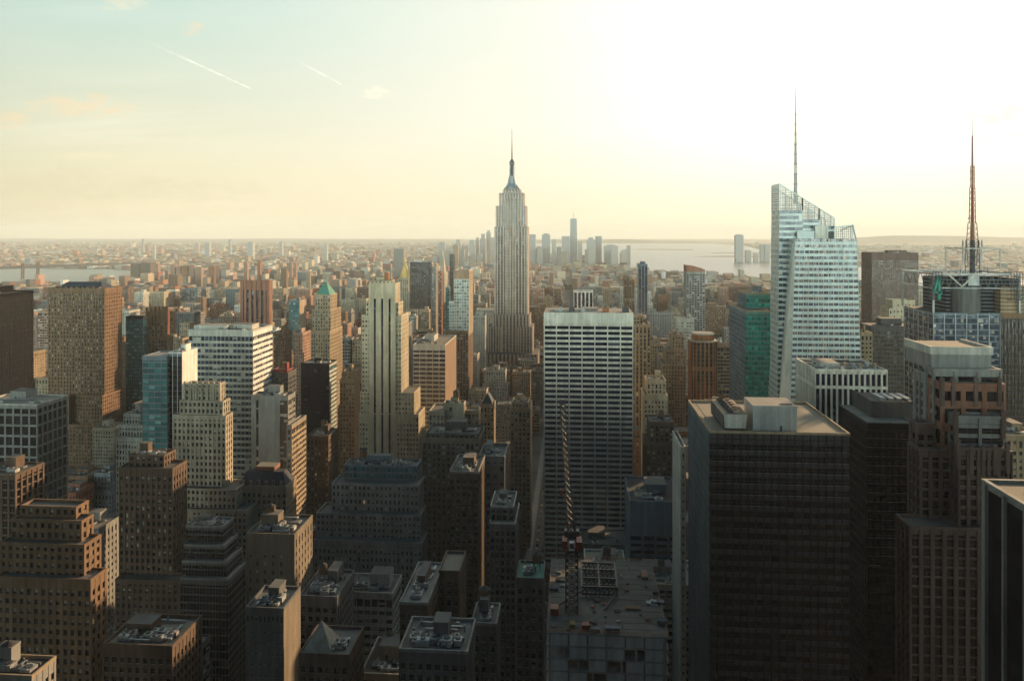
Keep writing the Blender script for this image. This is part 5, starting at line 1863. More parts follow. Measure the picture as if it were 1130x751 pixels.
t(OT, 'brown stone tower with square top block at the lower left corner', 'skyscraper',
  [T(-4, 100, 640, 292, xb=118), T(0, 93, 602, 297, xb=112, bot=650), T(12, 90, 576, 302, xb=103, bot=610), T(22, 84, 561, 306, xb=98, bot=582)], 'brown', 'win_dark', 3.0, 3.8, .5, .42, .5, .4, vb=751, n_units=7, tank=False, topband=.03)
t(OT, 'dark glass block of terraced floors right of the brown stone tower', 'office tower',
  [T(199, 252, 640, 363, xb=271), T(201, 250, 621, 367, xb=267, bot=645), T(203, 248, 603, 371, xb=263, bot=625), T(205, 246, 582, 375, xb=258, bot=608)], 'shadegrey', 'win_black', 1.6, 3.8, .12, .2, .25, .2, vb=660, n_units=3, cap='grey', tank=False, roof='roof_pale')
t(OT, 'plain beige block with few windows and cluttered roof in lower left centre', 'office tower', [T(272, 325, 591, 340, xb=345, faces={'N': dict(us=[(0, .06), (.1, .2), (.25, .36), (.41, .53), (.58, .7), (.75, 1)], sw=.45, topband=.07)})], 'taupe', 'win_dark', 4, 3.9, .7, .5, .35, .3, vb=640, n_units=7)
t(OT, 'smooth concrete block with helipad like roof below the plain beige block', 'office tower', [T(271, 313, 673, 280, xb=328, dep=18, faces={'W': dict(solid=True, wall='taupe')})], 'shadegrey', 'win_dark', 1.6, 4, .6, .8, .2, .15, vb=751, n_units=4, tank=False)
root, org, tt = t('pyramid_roofed_building', 'low building under a steep pyramid roof at the bottom left of centre', 'building', [T(330, 385, 724, 272, dep=20)], 'umber', 'win_black', 3, 3.8, .45, .4, .4, .3, vb=751, n_units=3, bulk=False, tank=False)
b = MB()
xa, xb_ = PX(333, 274), PX(366, 274)
zp = PZ(348, 683, 280)
b.frustum(xa, xb_, 274, 285, tt['z1'], (xa + xb_) / 2 - .1, (xa + xb_) / 2 + .1, 279.4, 279.6, zp, 'limestone')
b.build('pyramid_roof', root, org)
t(OT, 'long roofed block with skylight ring in the dark centre foreground', 'building', [T(441, 472, 667, 290, dep=36)], 'umber', 'win_black', 3, 3.8, .45, .4, .4, .3, vb=751, n_units=6, roof='roof_pale', cap='grey')
t(OT, 'small rear block touching the long roofed block in dark foreground', 'building', [T(484, 507, 632, 316, dep=20)], 'umber', 'win_black', 3, 3.8, .45, .4, .4, .3, vb=720, n_units=3, roof='roof_tan')
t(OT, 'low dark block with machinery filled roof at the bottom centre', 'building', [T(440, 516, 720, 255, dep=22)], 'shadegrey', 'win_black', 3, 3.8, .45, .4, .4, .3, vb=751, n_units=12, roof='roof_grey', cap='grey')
t(OT, 'dark low block with ornate cornice at the bottom left', 'building', [T(113, 190, 715, 285, xb=206, dep=24)], 'umber', 'win_black', 3, 3.8, .45, .4, .5, .35, vb=751, n_units=8, roof='roof_tan', parapet=1.6)
t(OT, 'corner of a pale parapet roof cut off by the bottom left corner', 'building', [T(-30, 35, 747, 240, xb=48, dep=12)], 'grey', 'win_black', 3, 3.8, .45, .4, .4, .3, vb=751, n_units=3, roof='roof_dark', cap='tan')
t(OT, 'dark narrow block between the long roofed block and crane deck', 'building', [T(520, 548, 690, 285, dep=16)], 'shadegrey', 'win_black', 3, 3.8, .45, .4, .4, .3, vb=751, n_units=3, cap='grey')
t(OT, 'low flat block with vents behind the pyramid roof', 'building', [T(330, 372, 660, 318, xb=392, dep=26)], 'shadegrey', 'win_black', 3, 3.8, .45, .4, .4, .3, vb=700, n_units=8, tank=True)
t(OT, 'white and brown apartment slab in lit cluster left of green roofed tower', 'apartment tower', [T(324, 334, 368, 900, xb=343)], 'pink', 'win_dark', 3, 3.8, .5, .45, .4, .3, vb=402, n_units=2)
t(OT, 'brown apartment block between striped tower and the small teal tower', 'apartment tower', [T(302, 314, 367, 950, xb=322)], 'brown', 'win_dark', 3, 3.8, .5, .45, .4, .3, vb=420, n_units=2, tank=True)
t(OT, 'dark block with red roof storey above the blank grey wall', 'building', [T(300, 318, 412, 640, dep=20), T(301, 317, 409, 642, dep=14, bot=416, wall='redpaint')], 'darkgrey', 'win_dark', 3, 3.8, .4, .4, .4, .3, vb=440, n_units=0)

# the tower the photograph is taken from, below and behind the viewer
t(SK, 'stone tower below the viewpoint, its roof edge just under the camera', 'skyscraper', [dict(x0=-48, x1=52, y0=-36, y1=-3, z0=0, z1=255.5)], 'umber', 'win_dark', 3, 3.8, .5, .3, .5, .3, n_units=0, bulk=False)

for lab_, (a_, b_, c_, d_, h_, wl_) in {  # unseen towers added to keep sky light off the near facades
        'added black ribbed slab blocking skylight north of the viewpoint, beyond the right edge': (132, 205, -150, -60, 244, 'black'),
        'second added black ribbed slab blocking skylight west of the viewpoint, beyond the right edge': (128, 200, -35, 62, 228, 'black'),
        'added black glass tower blocking skylight east of the viewpoint, beyond the left edge': (-262, -165, -60, 45, 205, 'black'),
        'added black glass slab blocking skylight just east of the viewpoint, behind the camera': (-150, -85, -95, -45, 170, 'black'),
        'added wide black glass tower blocking skylight north of the viewpoint, behind the camera': (-87, 129, -210, -150, 252, 'black'),
        'added black tower blocking skylight north of the viewpoint towards the east': (-263, -90, -220, -140, 242, 'black'),
        'added black slab blocking skylight far east of the viewpoint, beyond the left edge': (-455, -268, -110, -40, 240, 'black'),
        'added black slab blocking skylight far west of the viewpoint, beyond the right edge': (208, 400, -110, -30, 242, 'black')}.items():
    t(SK, lab_, 'skyscraper', [dict(x0=a_, x1=b_, y0=c_, y1=d_, z0=0, z1=h_)], wl_, 'win_black', 3, 3.8, .2, .3, .5, .3, n_units=0, bulk=False)

# ================================================================== SMALLER BUILDINGS BETWEEN THE LANDMARKS
PAL = ['tan', 'brown', 'limestone', 'grey', 'red', 'pink', 'orange', 'pale', 'umber', 'cream', 'bluegrey', 'white', 'shadegrey']
PW_ = [18, 14, 14, 12, 8, 9, 5, 8, 6, 6, 4, 4, 6]
WORD = dict(tan='tan', brown='brown', limestone='buff stone', grey='grey', red='dark red brick', pink='pinkish brick', orange='orange brick', pale='pale', umber='dark brown',
            cream='cream', bluegrey='blue grey', white='white', shadegrey='dark grey')


def hull(pts):
    pts = sorted(set(pts))
    def half(ps):
        o = []
        for p in ps:
            while len(o) > 1 and (o[-1][0] - o[-2][0]) * (p[1] - o[-2][1]) - (o[-1][1] - o[-2][1]) * (p[0] - o[-2][0]) <= 0:
                o.pop()
            o.append(p)
        return o
    a, b = half(pts), half(pts[::-1])
    return a[:-1] + b[:-1]


def on_water(x, y):
    # Hudson and bay on the right, East River on the left
    if y < 5200:
        shore = 1480 if y < 2600 else (1480 - (y - 2600) * .115 if y < 3900 else 1330 - (y - 3900) * .62)
        if shore - 20 < x < 2600:
            return True
    elif y < 7400 and 560 - (y - 5100) * .2 < x < 2300:
        return True
    elif 7400 <= y < 8300 and -700 < x < 2300:
        return True
    elif 8300 <= y < 24000 and -1500 < x < 2350 + max(0, (y - 8200)) * .14:
        return True
    if 2200 < y < 5600:
        # river polygon, tested coarsely
        poly = [(-2300, 3560), (-2050, 4250), (-2450, 4900), (-3300, 5350), (-4700, 5500), (-7600, 5000), (-9500, 4200), (-9000, 2200), (-5200, 2700), (-3600, 3150)]
        ins = False
        for i in range(len(poly)):
            (xa, ya), (xb, yb) = poly[i], poly[i - 1]
            if (ya > y) != (yb > y) and x < (xb - xa) * (y - ya) / (yb - ya) + xa:
                ins = not ins
        return ins
    return False


rng = random.Random(21)
lots = []
y = 215.0
row = 0
while y < 2700:
    for half_ in range(2):
        ya = y + half_ * 31.5
        xmin, xmax = PX(-60, ya), PX(1190, ya)
        x = xmin
        while x < xmax:
            wd = rng.uniform(16, 40) if ya < 1400 else rng.uniform(20, 52)
            x0, x1 = x, x + wd - rng.choice([0.4, .4, 1.0, 3.0])
            x += wd
            xc = (x0 + x1) / 2
            if any(ax - aw / 2 - 5 < x1 and x0 < ax + aw / 2 + 5 for ax, aw in AVES):
                continue
            dep = rng.uniform(20, 30)
            if any(x0 < o[1] + 2 and x1 > o[0] - 2 and ya < o[3] + 2 and ya + dep > o[2] - 2 for o in OCC):
                continue
            if on_water(xc, ya):
                continue
            if ya < 700:
                med = 55 if xc < -40 else 60
            elif ya < 1500:
                med = 78 if xc < -130 else (48 if xc < 0 else 66)
            else:
                med = 46
            h = med * math.exp(rng.gauss(0, .42))
            if rng.random() < .09:
                h *= rng.uniform(1.3, 1.8)
            # never above what the photograph shows beyond it
            px0, px1 = sorted((proj(x0, ya, 0)[0], proj(x1, ya, 0)[0]))
            floor_py = 570 if ya < 520 else (412 if ya < 760 else (372 if ya < 1100 else (340 if ya < 1500 else 316)))
            if 523 < (px0 + px1) / 2 < 600 and ya < 1240:
                floor_py = max(floor_py, 404 if ya > 900 else 440)
            if ya < 720 and 20 < (px0 + px1) / 2 < 150:
                floor_py = max(floor_py, 520)
            for hx0, hx1, hy, vb in HEROES:
                if hy > ya:
                    a0, a1 = sorted((proj(hx0, hy, 0)[0], proj(hx1, hy, 0)[0]))
                    if px0 < a1 and px1 > a0:
                        floor_py = max(floor_py, vb)
            hmax = PZ((px0 + px1) / 2, floor_py, ya) - rng.uniform(2, 9)
            if hmax < 9:
                continue
            h = max(9, min(h, hmax))
            lots.append(dict(x0=x0, x1=x1, y0=ya, y1=ya + dep, h=h, col=rng.choices(PAL, PW_)[0], step=rng.random() < .35 and h > 45, band=rng.random() < .18))
    y += 79.5
    row += 1

# coarse visibility pass, so that what shows largest becomes buildings of its own
GW, GH = 565, 376
zid = np.full((GH, GW), -1, np.int32)
items = []
for i, l in enumerate(lots):
    items.append((l['y0'], i, (l['x0'], l['x1'], l['y0'], l['y1'], l['h'])))
hero_boxes = []
for ob in bpy.data.objects:
    if ob.type == 'MESH' and ob.parent and ob.name.split('.')[0] in ('glazing', 'floor_slab'):
        P_ = ob.parent.location
        co = np.array([v.co[:] for v in ob.data.vertices]) + np.array(P_)
        for f in ob.data.polygons:
            items.append((float(co[list(f.vertices)][:, 1].min()) - .01, -2, [tuple(co[k]) for k in f.vertices]))
for yv, i, g in sorted(items, key=lambda q: -q[0]):
    if i >= 0:
        x0, x1, y0, y1, h = g
        pts = [proj(x, yy, z) for x in (x0, x1) for yy in (y0, y1) for z in (0, h)]
    else:
        if min(p[1] for p in g) < 20:
            continue
        pts = [proj(*p) for p in g]
    hp = hull([(round(a / 2, 3), round(b_ / 2, 3)) for a, b_ in pts])
    if len(hp) < 3:
        continue
    xs, ys = [p[0] for p in hp], [p[1] for p in hp]
    xa, xb, ya, yb = max(0, int(min(xs))), min(GW, int(max(xs)) + 1), max(0, int(min(ys))), min(GH, int(max(ys)) + 1)
    if xa >= xb or ya >= yb:
        continue
    gx, gy = np.meshgrid(np.arange(xa, xb) + .5, np.arange(ya, yb) + .5)
    ins = np.ones(gx.shape, bool)
    for k in range(len(hp)):
        (ax, ay), (bx, by) = hp[k], hp[(k + 1) % len(hp)]
        ins &= ((bx - ax) * (gy - ay) - (by - ay) * (gx - ax)) >= -1e-6
    zid[ya:yb, xa:xb][ins] = i
cnt = np.bincount(zid[zid >= 0], minlength=len(lots))
order = sorted(range(len(lots)), key=lambda i: -cnt[i])
solo = [i for i in order if cnt[i] >= 5][:290]
solo_set = set(solo)
rest_lots = [l for i, l in enumerate(lots) if i not in solo_set and (cnt[i] > 0 or l['y0'] > 1500)]

# landmark phrases used to point at a building
MARKS = [(60, 330, 'the brown stone tower'), (175, 400, 'the teal and white tower'), (245, 400, 'the white banded block'), (282, 330, 'the copper brown tower'), (358, 360, 'the green pyramid tower'),
         (425, 400, 'the cream stone tower'), (475, 400, 'the blue banded block'), (510, 330, 'the white glass tower'), (563, 330, 'the mast tower'), (650, 420, 'the white grid slab'),
         (709, 380, 'the ribbed tan tower'), (768, 310, 'the curved top tower'), (778, 410, 'the orange brick tower'), (830, 370, 'the emerald glass tower'), (900, 340, 'the faceted glass tower'),
         (985, 300, 'the brown skyline slab'), (1060, 350, 'the broadcast tower'), (222, 470, 'the grey stepped tower'), (500, 520, 'the wide grey brown block'), (410, 560, 'the light grey stepped block'),
         (670, 660, 'the crane deck'), (850, 520, 'the gravel roof slab'), (1070, 450, 'the red granite tower'), (60, 600, 'the brown corner tower'), (165, 560, 'the arched window brown tower'), (300, 610, 'the plain beige block')]
made = []
for i in solo:
    l = lots[i]
    ys_, xs_ = np.nonzero(zid == i)
    cpx, cpy = float(xs_.mean()) * 2, float(ys_.mean()) * 2
    mk = min(MARKS, key=lambda m: (m[0] - cpx) ** 2 + (m[1] - cpy) ** 2 * 1.5)
    made.append((l, cpx, cpy, mk, cnt[i]))
buckets = {}
for rec in made:
    l, cpx, cpy, mk, c = rec
    side = 'left of' if cpx < mk[0] - 14 else ('right of' if cpx > mk[0] + 14 else ('above' if cpy < mk[1] else 'below'))
    form = 'tower' if l['h'] > 95 else ('low block' if l['h'] < 34 else ('stepped block' if l['step'] else ('slab block' if (l['x1'] - l['x0']) > 32 else 'block')))
    dist = '' if l['y0'] < 900 else ('distant ' if l['y0'] > 1500 else 'far ')
    buckets.setdefault((dist, WORD[l['col']], form, side, mk[2]), []).append(rec)
ORD = ['first', 'second', 'third', 'fourth', 'fifth', 'sixth', 'seventh', 'eighth', 'ninth', 'tenth', 'eleventh', 'twelfth']
for (dist, cw, form, side, mk), recs in buckets.items():
    recs.sort(key=lambda r: r[1])
    for k, (l, cpx, cpy, m_, c) in enumerate(recs):
        base_l = f'{dist}{cw} {form} {side} {mk}'
        if len(recs) == 1:
            lab = base_l
        elif len(recs) == 2:
            lab = ('left' if k == 0 else 'right') + ' one of two ' + base_l.replace(form, form + 's')
        else:
            lab = f'{ORD[min(k, 11)]} from the left of {["","","","three","four","five","six","seven","eight","nine","ten"][min(len(recs), 10)]} ' + base_l.replace(form, form + 's')
        lab = lab.replace(' from the left of ', ' of ') if len(lab.split()) > 16 else lab
        lab = lab.replace(' of the ', ' the ') if len(lab.split()) > 16 else lab
        nm = 'apartment_block' if l['h'] > 60 and l['col'] in ('red', 'pink', 'brown', 'tan', 'orange') else ('office_block' if l['h'] > 60 else 'city_building')
        x0, x1, y0, y1, h = l['x0'], l['x1'], l['y0'], l['y1'], l['h']
        if l['step']:
            s1 = rng.uniform(1.5, 4)
            tiers = [dict(x0=x0, x1=x1, y0=y0, y1=y1, z0=0, z1=h * rng.uniform(.6, .8)), dict(x0=x0 + s1, x1=x1 - s1, y0=y0 + s1, y1=y1 - s1, z0=h * .55, z1=h)]
        else:
            tiers = [dict(x0=x0, x1=x1, y0=y0, y1=y1, z0=0, z1=h)]
        for tq in tiers:                     # do not model walls buried far below what shows
            tq['z0'] = 0 if tq['z0'] == 0 else tq['z0']
        near = y0 < 1100
        if l['band']:
            par = dict(col=3.5, fl=3.9, pw=.12, sw=.45, pd=.25, sd=.4)
        else:
            par = dict(col=rng.uniform(2.6, 3.6), fl=rng.uniform(3.3, 3.9), pw=rng.uniform(.45, .6), sw=rng.uniform(.42, .55), pd=.4, sd=.3)
        nocc = len(OCC)
        tower(nm, lab, 'building', tiers, l['col'], rng.choice(['win_dark', 'win_dark', 'win_blue']), **par, roof=rng.choice(['roof_grey', 'roof_pale', 'roof_tan', 'roof_dark', 'roof_grey']),
              n_units=(rng.randint(1, 4) if near else (1 if y0 < 1500 else 0)), tank=(rng.random() < .45) if near else (rng.random() < .2), bulk=(y0 < 1900 and rng.random() < .8), group='smaller buildings between the landmarks', seed=rng.randint(0, 9999))

# ================================================================== FAR-OFF CITY
TINT = {k: WALLS[k] for k in PAL}
city = MB()


def cbox(b, x0, x1, y0, y1, h, colr, fl=6.0, roofc=None):
    w1, w2, nh = max(1, round((x1 - x0) / fl)), max(1, round((y1 - y0) / fl)), max(1, round(h / (fl * .8)))
    b.quad((x0, y0, 0), (x1, y0, 0), (x1, y0, h), (x0, y0, h), 'citymix', w1, nh, colr)
    b.quad((x1, y0, 0), (x1, y1, 0), (x1, y1, h), (x1, y0, h), 'citymix', w2, nh, colr)
    b.quad((x0, y1, 0), (x0, y0, 0), (x0, y0, h), (x0, y1, h), 'citymix', w2, nh, colr)
    b.quad((x1, y1, 0), (x0, y1, 0), (x0, y1, h), (x1, y1, h), 'citymix', w1, nh, colr)
    b.poly([(x0, y0, h), (x1, y0, h), (x1, y1, h), (x0, y1, h)], 'citymix', [(0, 0)] * 4, roofc or (.2, .19, .17))


ROOFS = [(.16, .155, .145), (.3, .29, .26), (.08, .08, .08), (.24, .21, .17), (.4, .39, .36)]


def pick(r):
    c = WALLS[r.choices(PAL, PW_)[0]]
    k = r.uniform(.9, 1.6)  # far walls lightened, haze put into their colour
    return tuple(min(.8, v * k) for v in c)


for l in rest_lots:
    cbox(city, l['x0'], l['x1'], l['y0'], l['y1'], l['h'], WALLS[l['col']], 4, rng.choice(ROOFS))
r3 = random.Random(77)
n_far = 0
y = 2700.0
while y < 19000:
    step = 40 + (y - 2700) * .015
    xmin, xmax = PX(-60, y), PX(1190, y)
    x = xmin
    while x < xmax:
        wd = r3.uniform(.5, 1.5) * (22 + (y - 2700) * .0068)
        xx = x + wd / 2
        x += wd * r3.uniform(1.02, 1.35)
        if y < 5200 and any(abs(xx - ax) < aw / 2 + wd / 2 for ax, aw in AVES):
            continue
        if on_water(xx, y) or r3.random() < (.07 if y < 6000 else .2):
            continue
        # Manhattan narrows to the right of the East River; boroughs beyond lie lower
        man = -2300 < xx < 1500 and y < 5400
        h = (23 if man else 13) * math.exp(r3.gauss(0, .4 if man else .38))
        if r3.random() < (.05 if man else .022):
            h = r3.uniform(38, 78) if man else r3.uniform(28, 70)
            wd = min(wd, 34 + y * .002)
        px_, _ = proj(xx, y, 0)
        if px_ > 690 and y > 3000:
            h *= .8
        yy = y + r3.uniform(-.3, .3) * step
        cbox(city, xx - wd / 2, xx + wd / 2, yy, yy + min(step * .8, 60), h, pick(r3), 5.5, r3.choice(ROOFS))
        n_far += 1
    y += step
tag(city.build('distant_city'), kind='stuff')


# --- far towers that stand out one by one ------------------------------------------------
def far_tower(xl, xr, top, D, label, colr='grey', name='distant_tower', group='towers on the far skyline', taper=0, stepped=0, dep=None, base=0.0):
    x0, x1 = PX(xl, D), PX(xr, D)
    h = PZ((xl + xr) / 2, top, D)
    dep = dep or (x1 - x0)
    b = MB()
    c = WALLS[colr] if isinstance(colr, str) else colr
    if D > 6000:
        c = tuple(.35 + .45 * v for v in c)          # colour paled to stand in for distance haze
    org = ((x0 + x1) / 2, D + dep / 2, 0)
    if taper:
        k = (x1 - x0) * taper / 2
        lo = [(x0, D, 0), (x1, D, 0), (x1, D + dep, 0), (x0, D + dep, 0)]
        hi = [(x0 + k, D + k, h), (x1 - k, D + k, h), (x1 - k, D + dep - k, h), (x0 + k, D + dep - k, h)]
        for i in range(4):
            j = (i + 1) % 4
            b.quad(lo[i], lo[j], hi[j], hi[i], 'citymix', 6, int(h / 6), c)
        b.poly(hi, 'citymix', None, c)
    else:
        hh = h * (1 - stepped)
        cbox(b, x0, x1, D, D + dep, hh, c, 6)
        if stepped:
            k = (x1 - x0) * .2
            cbox(b, x0 + k, x1 - k, D + k, D + dep - k, h, c, 6)
    o = b.build(name, None, org)
    return tag(o, label, 'distant tower', group), org, h


Dd = 6200
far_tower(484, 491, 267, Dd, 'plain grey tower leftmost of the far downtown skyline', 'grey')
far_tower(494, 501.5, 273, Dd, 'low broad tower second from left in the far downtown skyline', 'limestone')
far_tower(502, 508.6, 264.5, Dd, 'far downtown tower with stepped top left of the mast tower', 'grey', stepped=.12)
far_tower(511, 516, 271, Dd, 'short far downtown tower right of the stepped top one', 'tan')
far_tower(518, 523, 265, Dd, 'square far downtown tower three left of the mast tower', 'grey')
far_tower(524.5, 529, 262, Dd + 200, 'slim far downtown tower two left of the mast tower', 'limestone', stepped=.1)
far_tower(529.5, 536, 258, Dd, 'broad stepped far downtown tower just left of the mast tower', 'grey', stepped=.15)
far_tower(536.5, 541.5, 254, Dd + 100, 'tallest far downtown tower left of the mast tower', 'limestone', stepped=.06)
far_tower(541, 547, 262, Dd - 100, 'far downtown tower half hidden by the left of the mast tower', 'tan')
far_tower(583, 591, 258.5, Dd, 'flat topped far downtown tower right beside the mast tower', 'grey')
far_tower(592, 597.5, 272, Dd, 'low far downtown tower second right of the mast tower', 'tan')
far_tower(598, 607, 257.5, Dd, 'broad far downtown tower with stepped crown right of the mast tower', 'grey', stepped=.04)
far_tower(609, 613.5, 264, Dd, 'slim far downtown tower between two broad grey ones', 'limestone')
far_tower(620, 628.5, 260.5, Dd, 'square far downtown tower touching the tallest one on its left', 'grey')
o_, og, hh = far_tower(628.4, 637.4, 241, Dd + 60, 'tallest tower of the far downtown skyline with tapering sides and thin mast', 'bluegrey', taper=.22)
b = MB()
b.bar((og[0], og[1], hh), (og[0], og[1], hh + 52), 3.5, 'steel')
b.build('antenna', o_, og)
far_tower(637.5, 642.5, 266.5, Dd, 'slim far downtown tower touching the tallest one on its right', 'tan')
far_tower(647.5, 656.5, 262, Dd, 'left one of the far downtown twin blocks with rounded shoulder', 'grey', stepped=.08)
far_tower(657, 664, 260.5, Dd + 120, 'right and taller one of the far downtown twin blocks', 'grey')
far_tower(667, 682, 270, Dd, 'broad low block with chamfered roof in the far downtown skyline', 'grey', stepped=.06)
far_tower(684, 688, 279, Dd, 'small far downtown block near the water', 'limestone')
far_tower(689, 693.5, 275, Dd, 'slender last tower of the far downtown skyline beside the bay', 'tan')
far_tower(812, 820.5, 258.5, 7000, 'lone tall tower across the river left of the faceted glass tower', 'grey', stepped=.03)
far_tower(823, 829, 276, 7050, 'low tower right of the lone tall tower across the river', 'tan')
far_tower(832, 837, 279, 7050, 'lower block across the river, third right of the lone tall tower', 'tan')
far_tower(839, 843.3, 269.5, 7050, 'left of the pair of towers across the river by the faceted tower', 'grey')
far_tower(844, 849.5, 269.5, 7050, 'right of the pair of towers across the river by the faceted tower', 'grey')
far_tower(434.5, 445.5, 274.5, 4000, 'wide grey tower standing alone above the gold pyramid', 'grey')
# slabs of the lit housing estate and other mid-left towers
for k, (xl, xr, tp, c) in enumerate([(188, 193, 292, 'pink'), (194.5, 199, 294, 'pink'), (201, 207, 293, 'orange'), (208, 214, 292.5, 'pink'), (216, 222, 295, 'pink'), (230, 236, 294, 'orange'), (238, 242, 293.5, 'pink')]):
    far_tower(xl, xr, tp, 3300, f'{ORD[k]} from the left of seven pinkish housing slabs in the far left', c, 'housing_slab', 'pinkish housing slabs in the far left')
for k, (xl, xr, tp, D, lab, c) in enumerate([
        (170, 174.5, 291, 4300, 'slim pink tower left of the far housing slabs', 'pink'), (155, 166, 290, 4500, 'dark broad block on the far river bank', 'umber'), (144, 153, 291, 4500, 'dark block second on the far river bank', 'umber'),
        (156.5, 158.5, 263.5, 8600, 'thin lone tower far off on the left horizon', 'grey'), (252, 254.5, 264, 8600, 'thin lone tower on the horizon above the copper brown tower', 'grey'),
        (216, 219, 268, 8200, 'squat tower on the left horizon, left of a broader one', 'tan'), (226, 231, 268, 8200, 'broader squat tower on the left horizon', 'grey'), (273, 279, 267, 8000, 'broad grey block on the horizon over the copper brown tower', 'grey'),
        (308, 311.5, 266, 8400, 'thin far tower on the horizon above the small teal tower', 'grey'), (357, 361, 271, 6500, 'far pale tower above the green pyramid tower', 'limestone'),
        (168.5, 171, 270, 6800, 'lit cream tower on the far left bank', 'cream'), (269, 273, 289, 3400, 'lit pink slab above the copper brown tower', 'pink'), (284, 287, 287, 3600, 'first slim lit slab right of the copper brown tower', 'orange'),
        (319, 322, 289, 3500, 'pair of slim lit slabs above the teal tower, left one', 'pink'), (324, 327, 290, 3450, 'pair of slim lit slabs above the teal tower, right one', 'pink'),
        (98, 104, 305, 3300, 'lit pink block above the hipped roof of the brown tower', 'pink'), (114, 122, 306, 3300, 'second lit pink block right of the hipped roof', 'pink'),
        (3, 33, 312, 3500, 'long pink housing slab by the river over the black left slab', 'pink'), (34, 41, 309, 3480, 'taller lit end block right of the long pink housing slab', 'orange'),
        (338, 342, 300, 2900, 'slim lit tower above and left of the green pyramid', 'tan'), (310, 316, 296, 3100, 'dull brown tower above the small teal tower', 'brown'),
        (186, 196, 303, 3000, 'dark brown tower just below the pinkish housing slabs', 'brown'), (169, 182, 322, 2050, 'lit pink tower cluster right of the brown stone tower roof', 'pink'), (202, 215, 335, 1750, 'grey slab above the white banded block', 'grey'),
        (216, 224, 328, 1850, 'brown lit slab above the white banded block', 'brown'), (249, 264, 319, 2000, 'pale blue office slab left of the copper brown tower', 'bluegrey')]):
    far_tower(xl, xr, tp, D, lab, c)


r7 = random.Random(5)
for k in range(34):
    xc_ = r7.uniform(478, 545) if k % 2 else r7.uniform(584, 694)
    wd_ = r7.uniform(3.5, 8)
    far_tower(xc_ - wd_ / 2, xc_ + wd_ / 2, r7.uniform(270, 284), 5600 + r7.uniform(0, 900), 'low hazy block at the foot of the far downtown skyline', r7.choice(['grey', 'tan', 'limestone', 'pale', 'pink']), 'distant_block', 'low blocks at the foot of the far downtown skyline')


def wood(cx_, cy_, rx, ry, n, seed):
    rr = random.Random(seed)
    b = MB()
    for _ in range(n):
        a_, q = rr.uniform(0, 6.283), math.sqrt(rr.random())
        x, y_, s_ = cx_ + rx * q * math.cos(a_), cy_ + ry * q * math.sin(a_), rr.uniform(4, 8)
        z = s_ * rr.uniform(1.0, 1.5)
        P6 = [(x + s_ * rr.uniform(.7, 1.1), y_, z), (x, y_ + s_, z * rr.uniform(.8, 1.2)), (x - s_ * rr.uniform(.7, 1.1), y_, z), (x, y_ - s_, z * rr.uniform(.8, 1.2))]
        for i in range(4):
            p, q2 = P6[i], P6[(i + 1) % 4]
            b.poly([p, q2, (x + rr.uniform(-1, 1), y_, z + s_ * rr.uniform(.7, 1.2))], 'foliage')
            b.poly([q2, p, (x, y_, 0)], 'foliage')
    return tag(b.build('woodland'), kind='stuff')


for k, (px_, py_, rx, ry, n) in enumerate([(205, 320, 260, 120, 700), (45, 318, 200, 80, 350), (300, 312, 240, 110, 500), (640, 318, 160, 120, 350), (450, 296, 300, 150, 500), (150, 286, 700, 260, 700)]):
    D_ = EYE * F / (py_ - HY)
    wood(PX(px_, D_), D_, rx, ry, n, k)

CAR_PAINT = ['yellow_cab', 'black', 'white', 'steel', 'yellow_cab', 'bluegrey', 'shadegrey', 'yellow_cab']
protos = {}
r8 = random.Random(31)
for lane, lx in enumerate((-29.5, -24, -18.5, -13)):
    yq = 330.0
    while yq < 1150:
        yq += r8.uniform(8, 26)
        paint = r8.choice(CAR_PAINT)
        if paint not in protos:
            b = MB()
            b.frustum(-.92, .92, -2.3, 2.3, .38, -.88, .88, -2.25, 2.25, .95, paint)
            b.frustum(-.82, .82, -1.5, 1.3, .95, -.66, .66, -.95, .75, 1.45, 'win_black', paint)
            for sx in (-1, 1):
                for sy in (-1.4, 1.4):
                    b.box(sx * .8 - .13, sx * .8 + .13, sy - .33, sy + .33, .0, .62, 'blackmatte')
            o = b.build('car')
            protos[paint] = o
        else:
            o = protos[paint].copy()
            COL.objects.link(o)
        o.location = (lx, yq, .17)
        lab = {'yellow_cab': 'yellow cab', 'black': 'black car', 'white': 'white car', 'steel': 'silver car', 'bluegrey': 'blue grey car', 'shadegrey': 'grey car'}[paint]
        tag(o, f'{lab} in the dark avenue left of the white grid slab', 'car', 'cars in the avenue canyon')


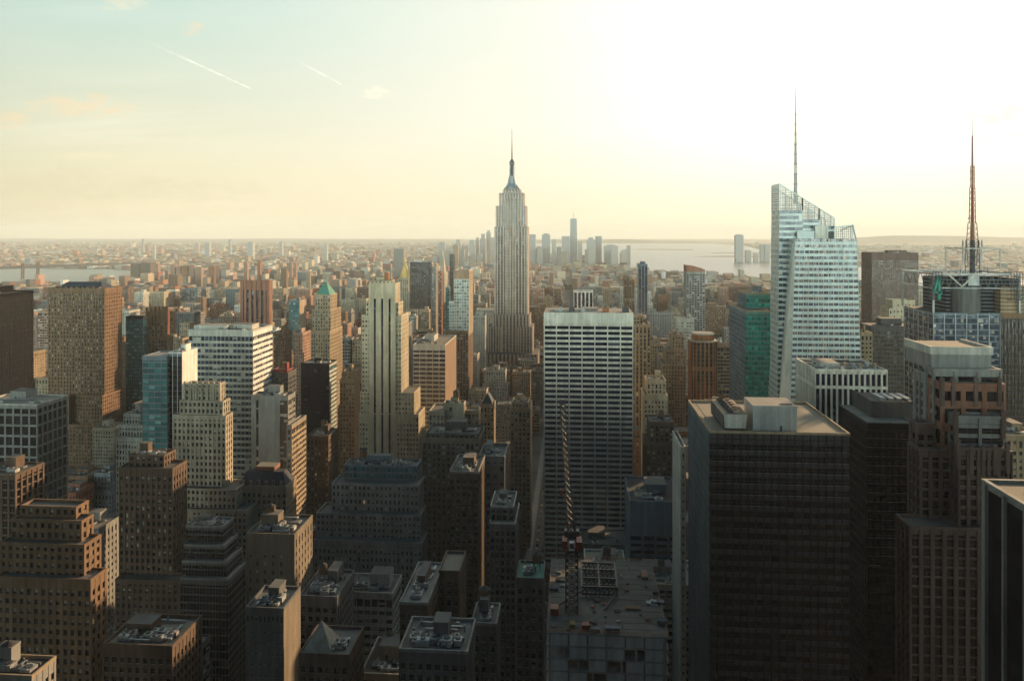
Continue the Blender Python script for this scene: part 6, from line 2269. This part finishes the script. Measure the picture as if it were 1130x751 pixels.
# --- river bridge -------------------------------------------------------------------------
def bridge():
    D = 4080
    org = (PX(40, D), D, 0)
    root = thing('river_bridge', 'long grey bridge with two dark towers over the river at far left', 'bridge', org)
    b = MB()
    za = PZ(30, 296.5, D)
    pa, pb = Vector((PX(-30, D - 100), D - 100, za)), Vector((PX(160, D + 900), D + 900, za - 4))
    b.bar(pa, pb, 9, 'shadegrey')
    n = 40
    for i in range(n):
        p, q = pa.lerp(pb, i / n), pa.lerp(pb, (i + 1) / n)
        b.bar((p.x, p.y, p.z + 4), (q.x, q.y, q.z + 9), 2, 'shadegrey')
        b.bar((p.x, p.y, p.z + 9), (q.x, q.y, q.z + 4), 2, 'shadegrey')
    b.bar((pa.x, pa.y, pa.z + 10), (pb.x, pb.y, pb.z + 10), 2.5, 'shadegrey')
    b.build('deck', root, org)
    for px in (17.6, 33.2):
        b = MB()
        f = (px + 30) / 190
        c = pa.lerp(pb, f)
        for s in (-1, 1):
            b.bar((c.x - 3, c.y + s * 9, 0), (c.x, c.y + s * 7, za + 24), 6, 'umber')
        b.bar((c.x, c.y - 8, za + 22), (c.x, c.y + 8, za + 22), 5, 'umber')
        b.bar((c.x, c.y - 8, za * .5), (c.x, c.y + 8, za * .5), 4, 'umber')
        b.build('pier', root, org)
    b = MB()
    t1, t2 = pa.lerp(pb, (17.6 + 30) / 190), pa.lerp(pb, (33.2 + 30) / 190)
    prev = None
    for i in range(13):
        u = i / 12
        p = t1.lerp(t2, u)
        z = za + 24 - 18 * (1 - (2 * u - 1) ** 2)
        q = (p.x, p.y, z)
        if prev:
            b.bar(prev, q, 1.6, 'shadegrey')
        prev = q
    b.build('cable', root, org)


bridge()

# ================================================================== HAZE
b = MB()
hx = 33500
b.box(-hx, hx, -2900, 33500, -1.0, 520, 'ground', bottom=True)
hz = b.build('haze')
m_, t_ = new_mat('haze_air')
v = t_.n('ShaderNodeVolumePrincipled')
v.inputs['Color'].default_value = (.88, .95, .93, 1)
v.inputs['Density'].default_value = HAZE_DENSITY
v.inputs['Anisotropy'].default_value = 0.0
oo = t_.n('ShaderNodeOutputMaterial')
t_.l(v.outputs[0], oo.inputs[1])
hz.data.materials.clear()
hz.data.materials.append(m_)
tag(hz, kind='stuff')
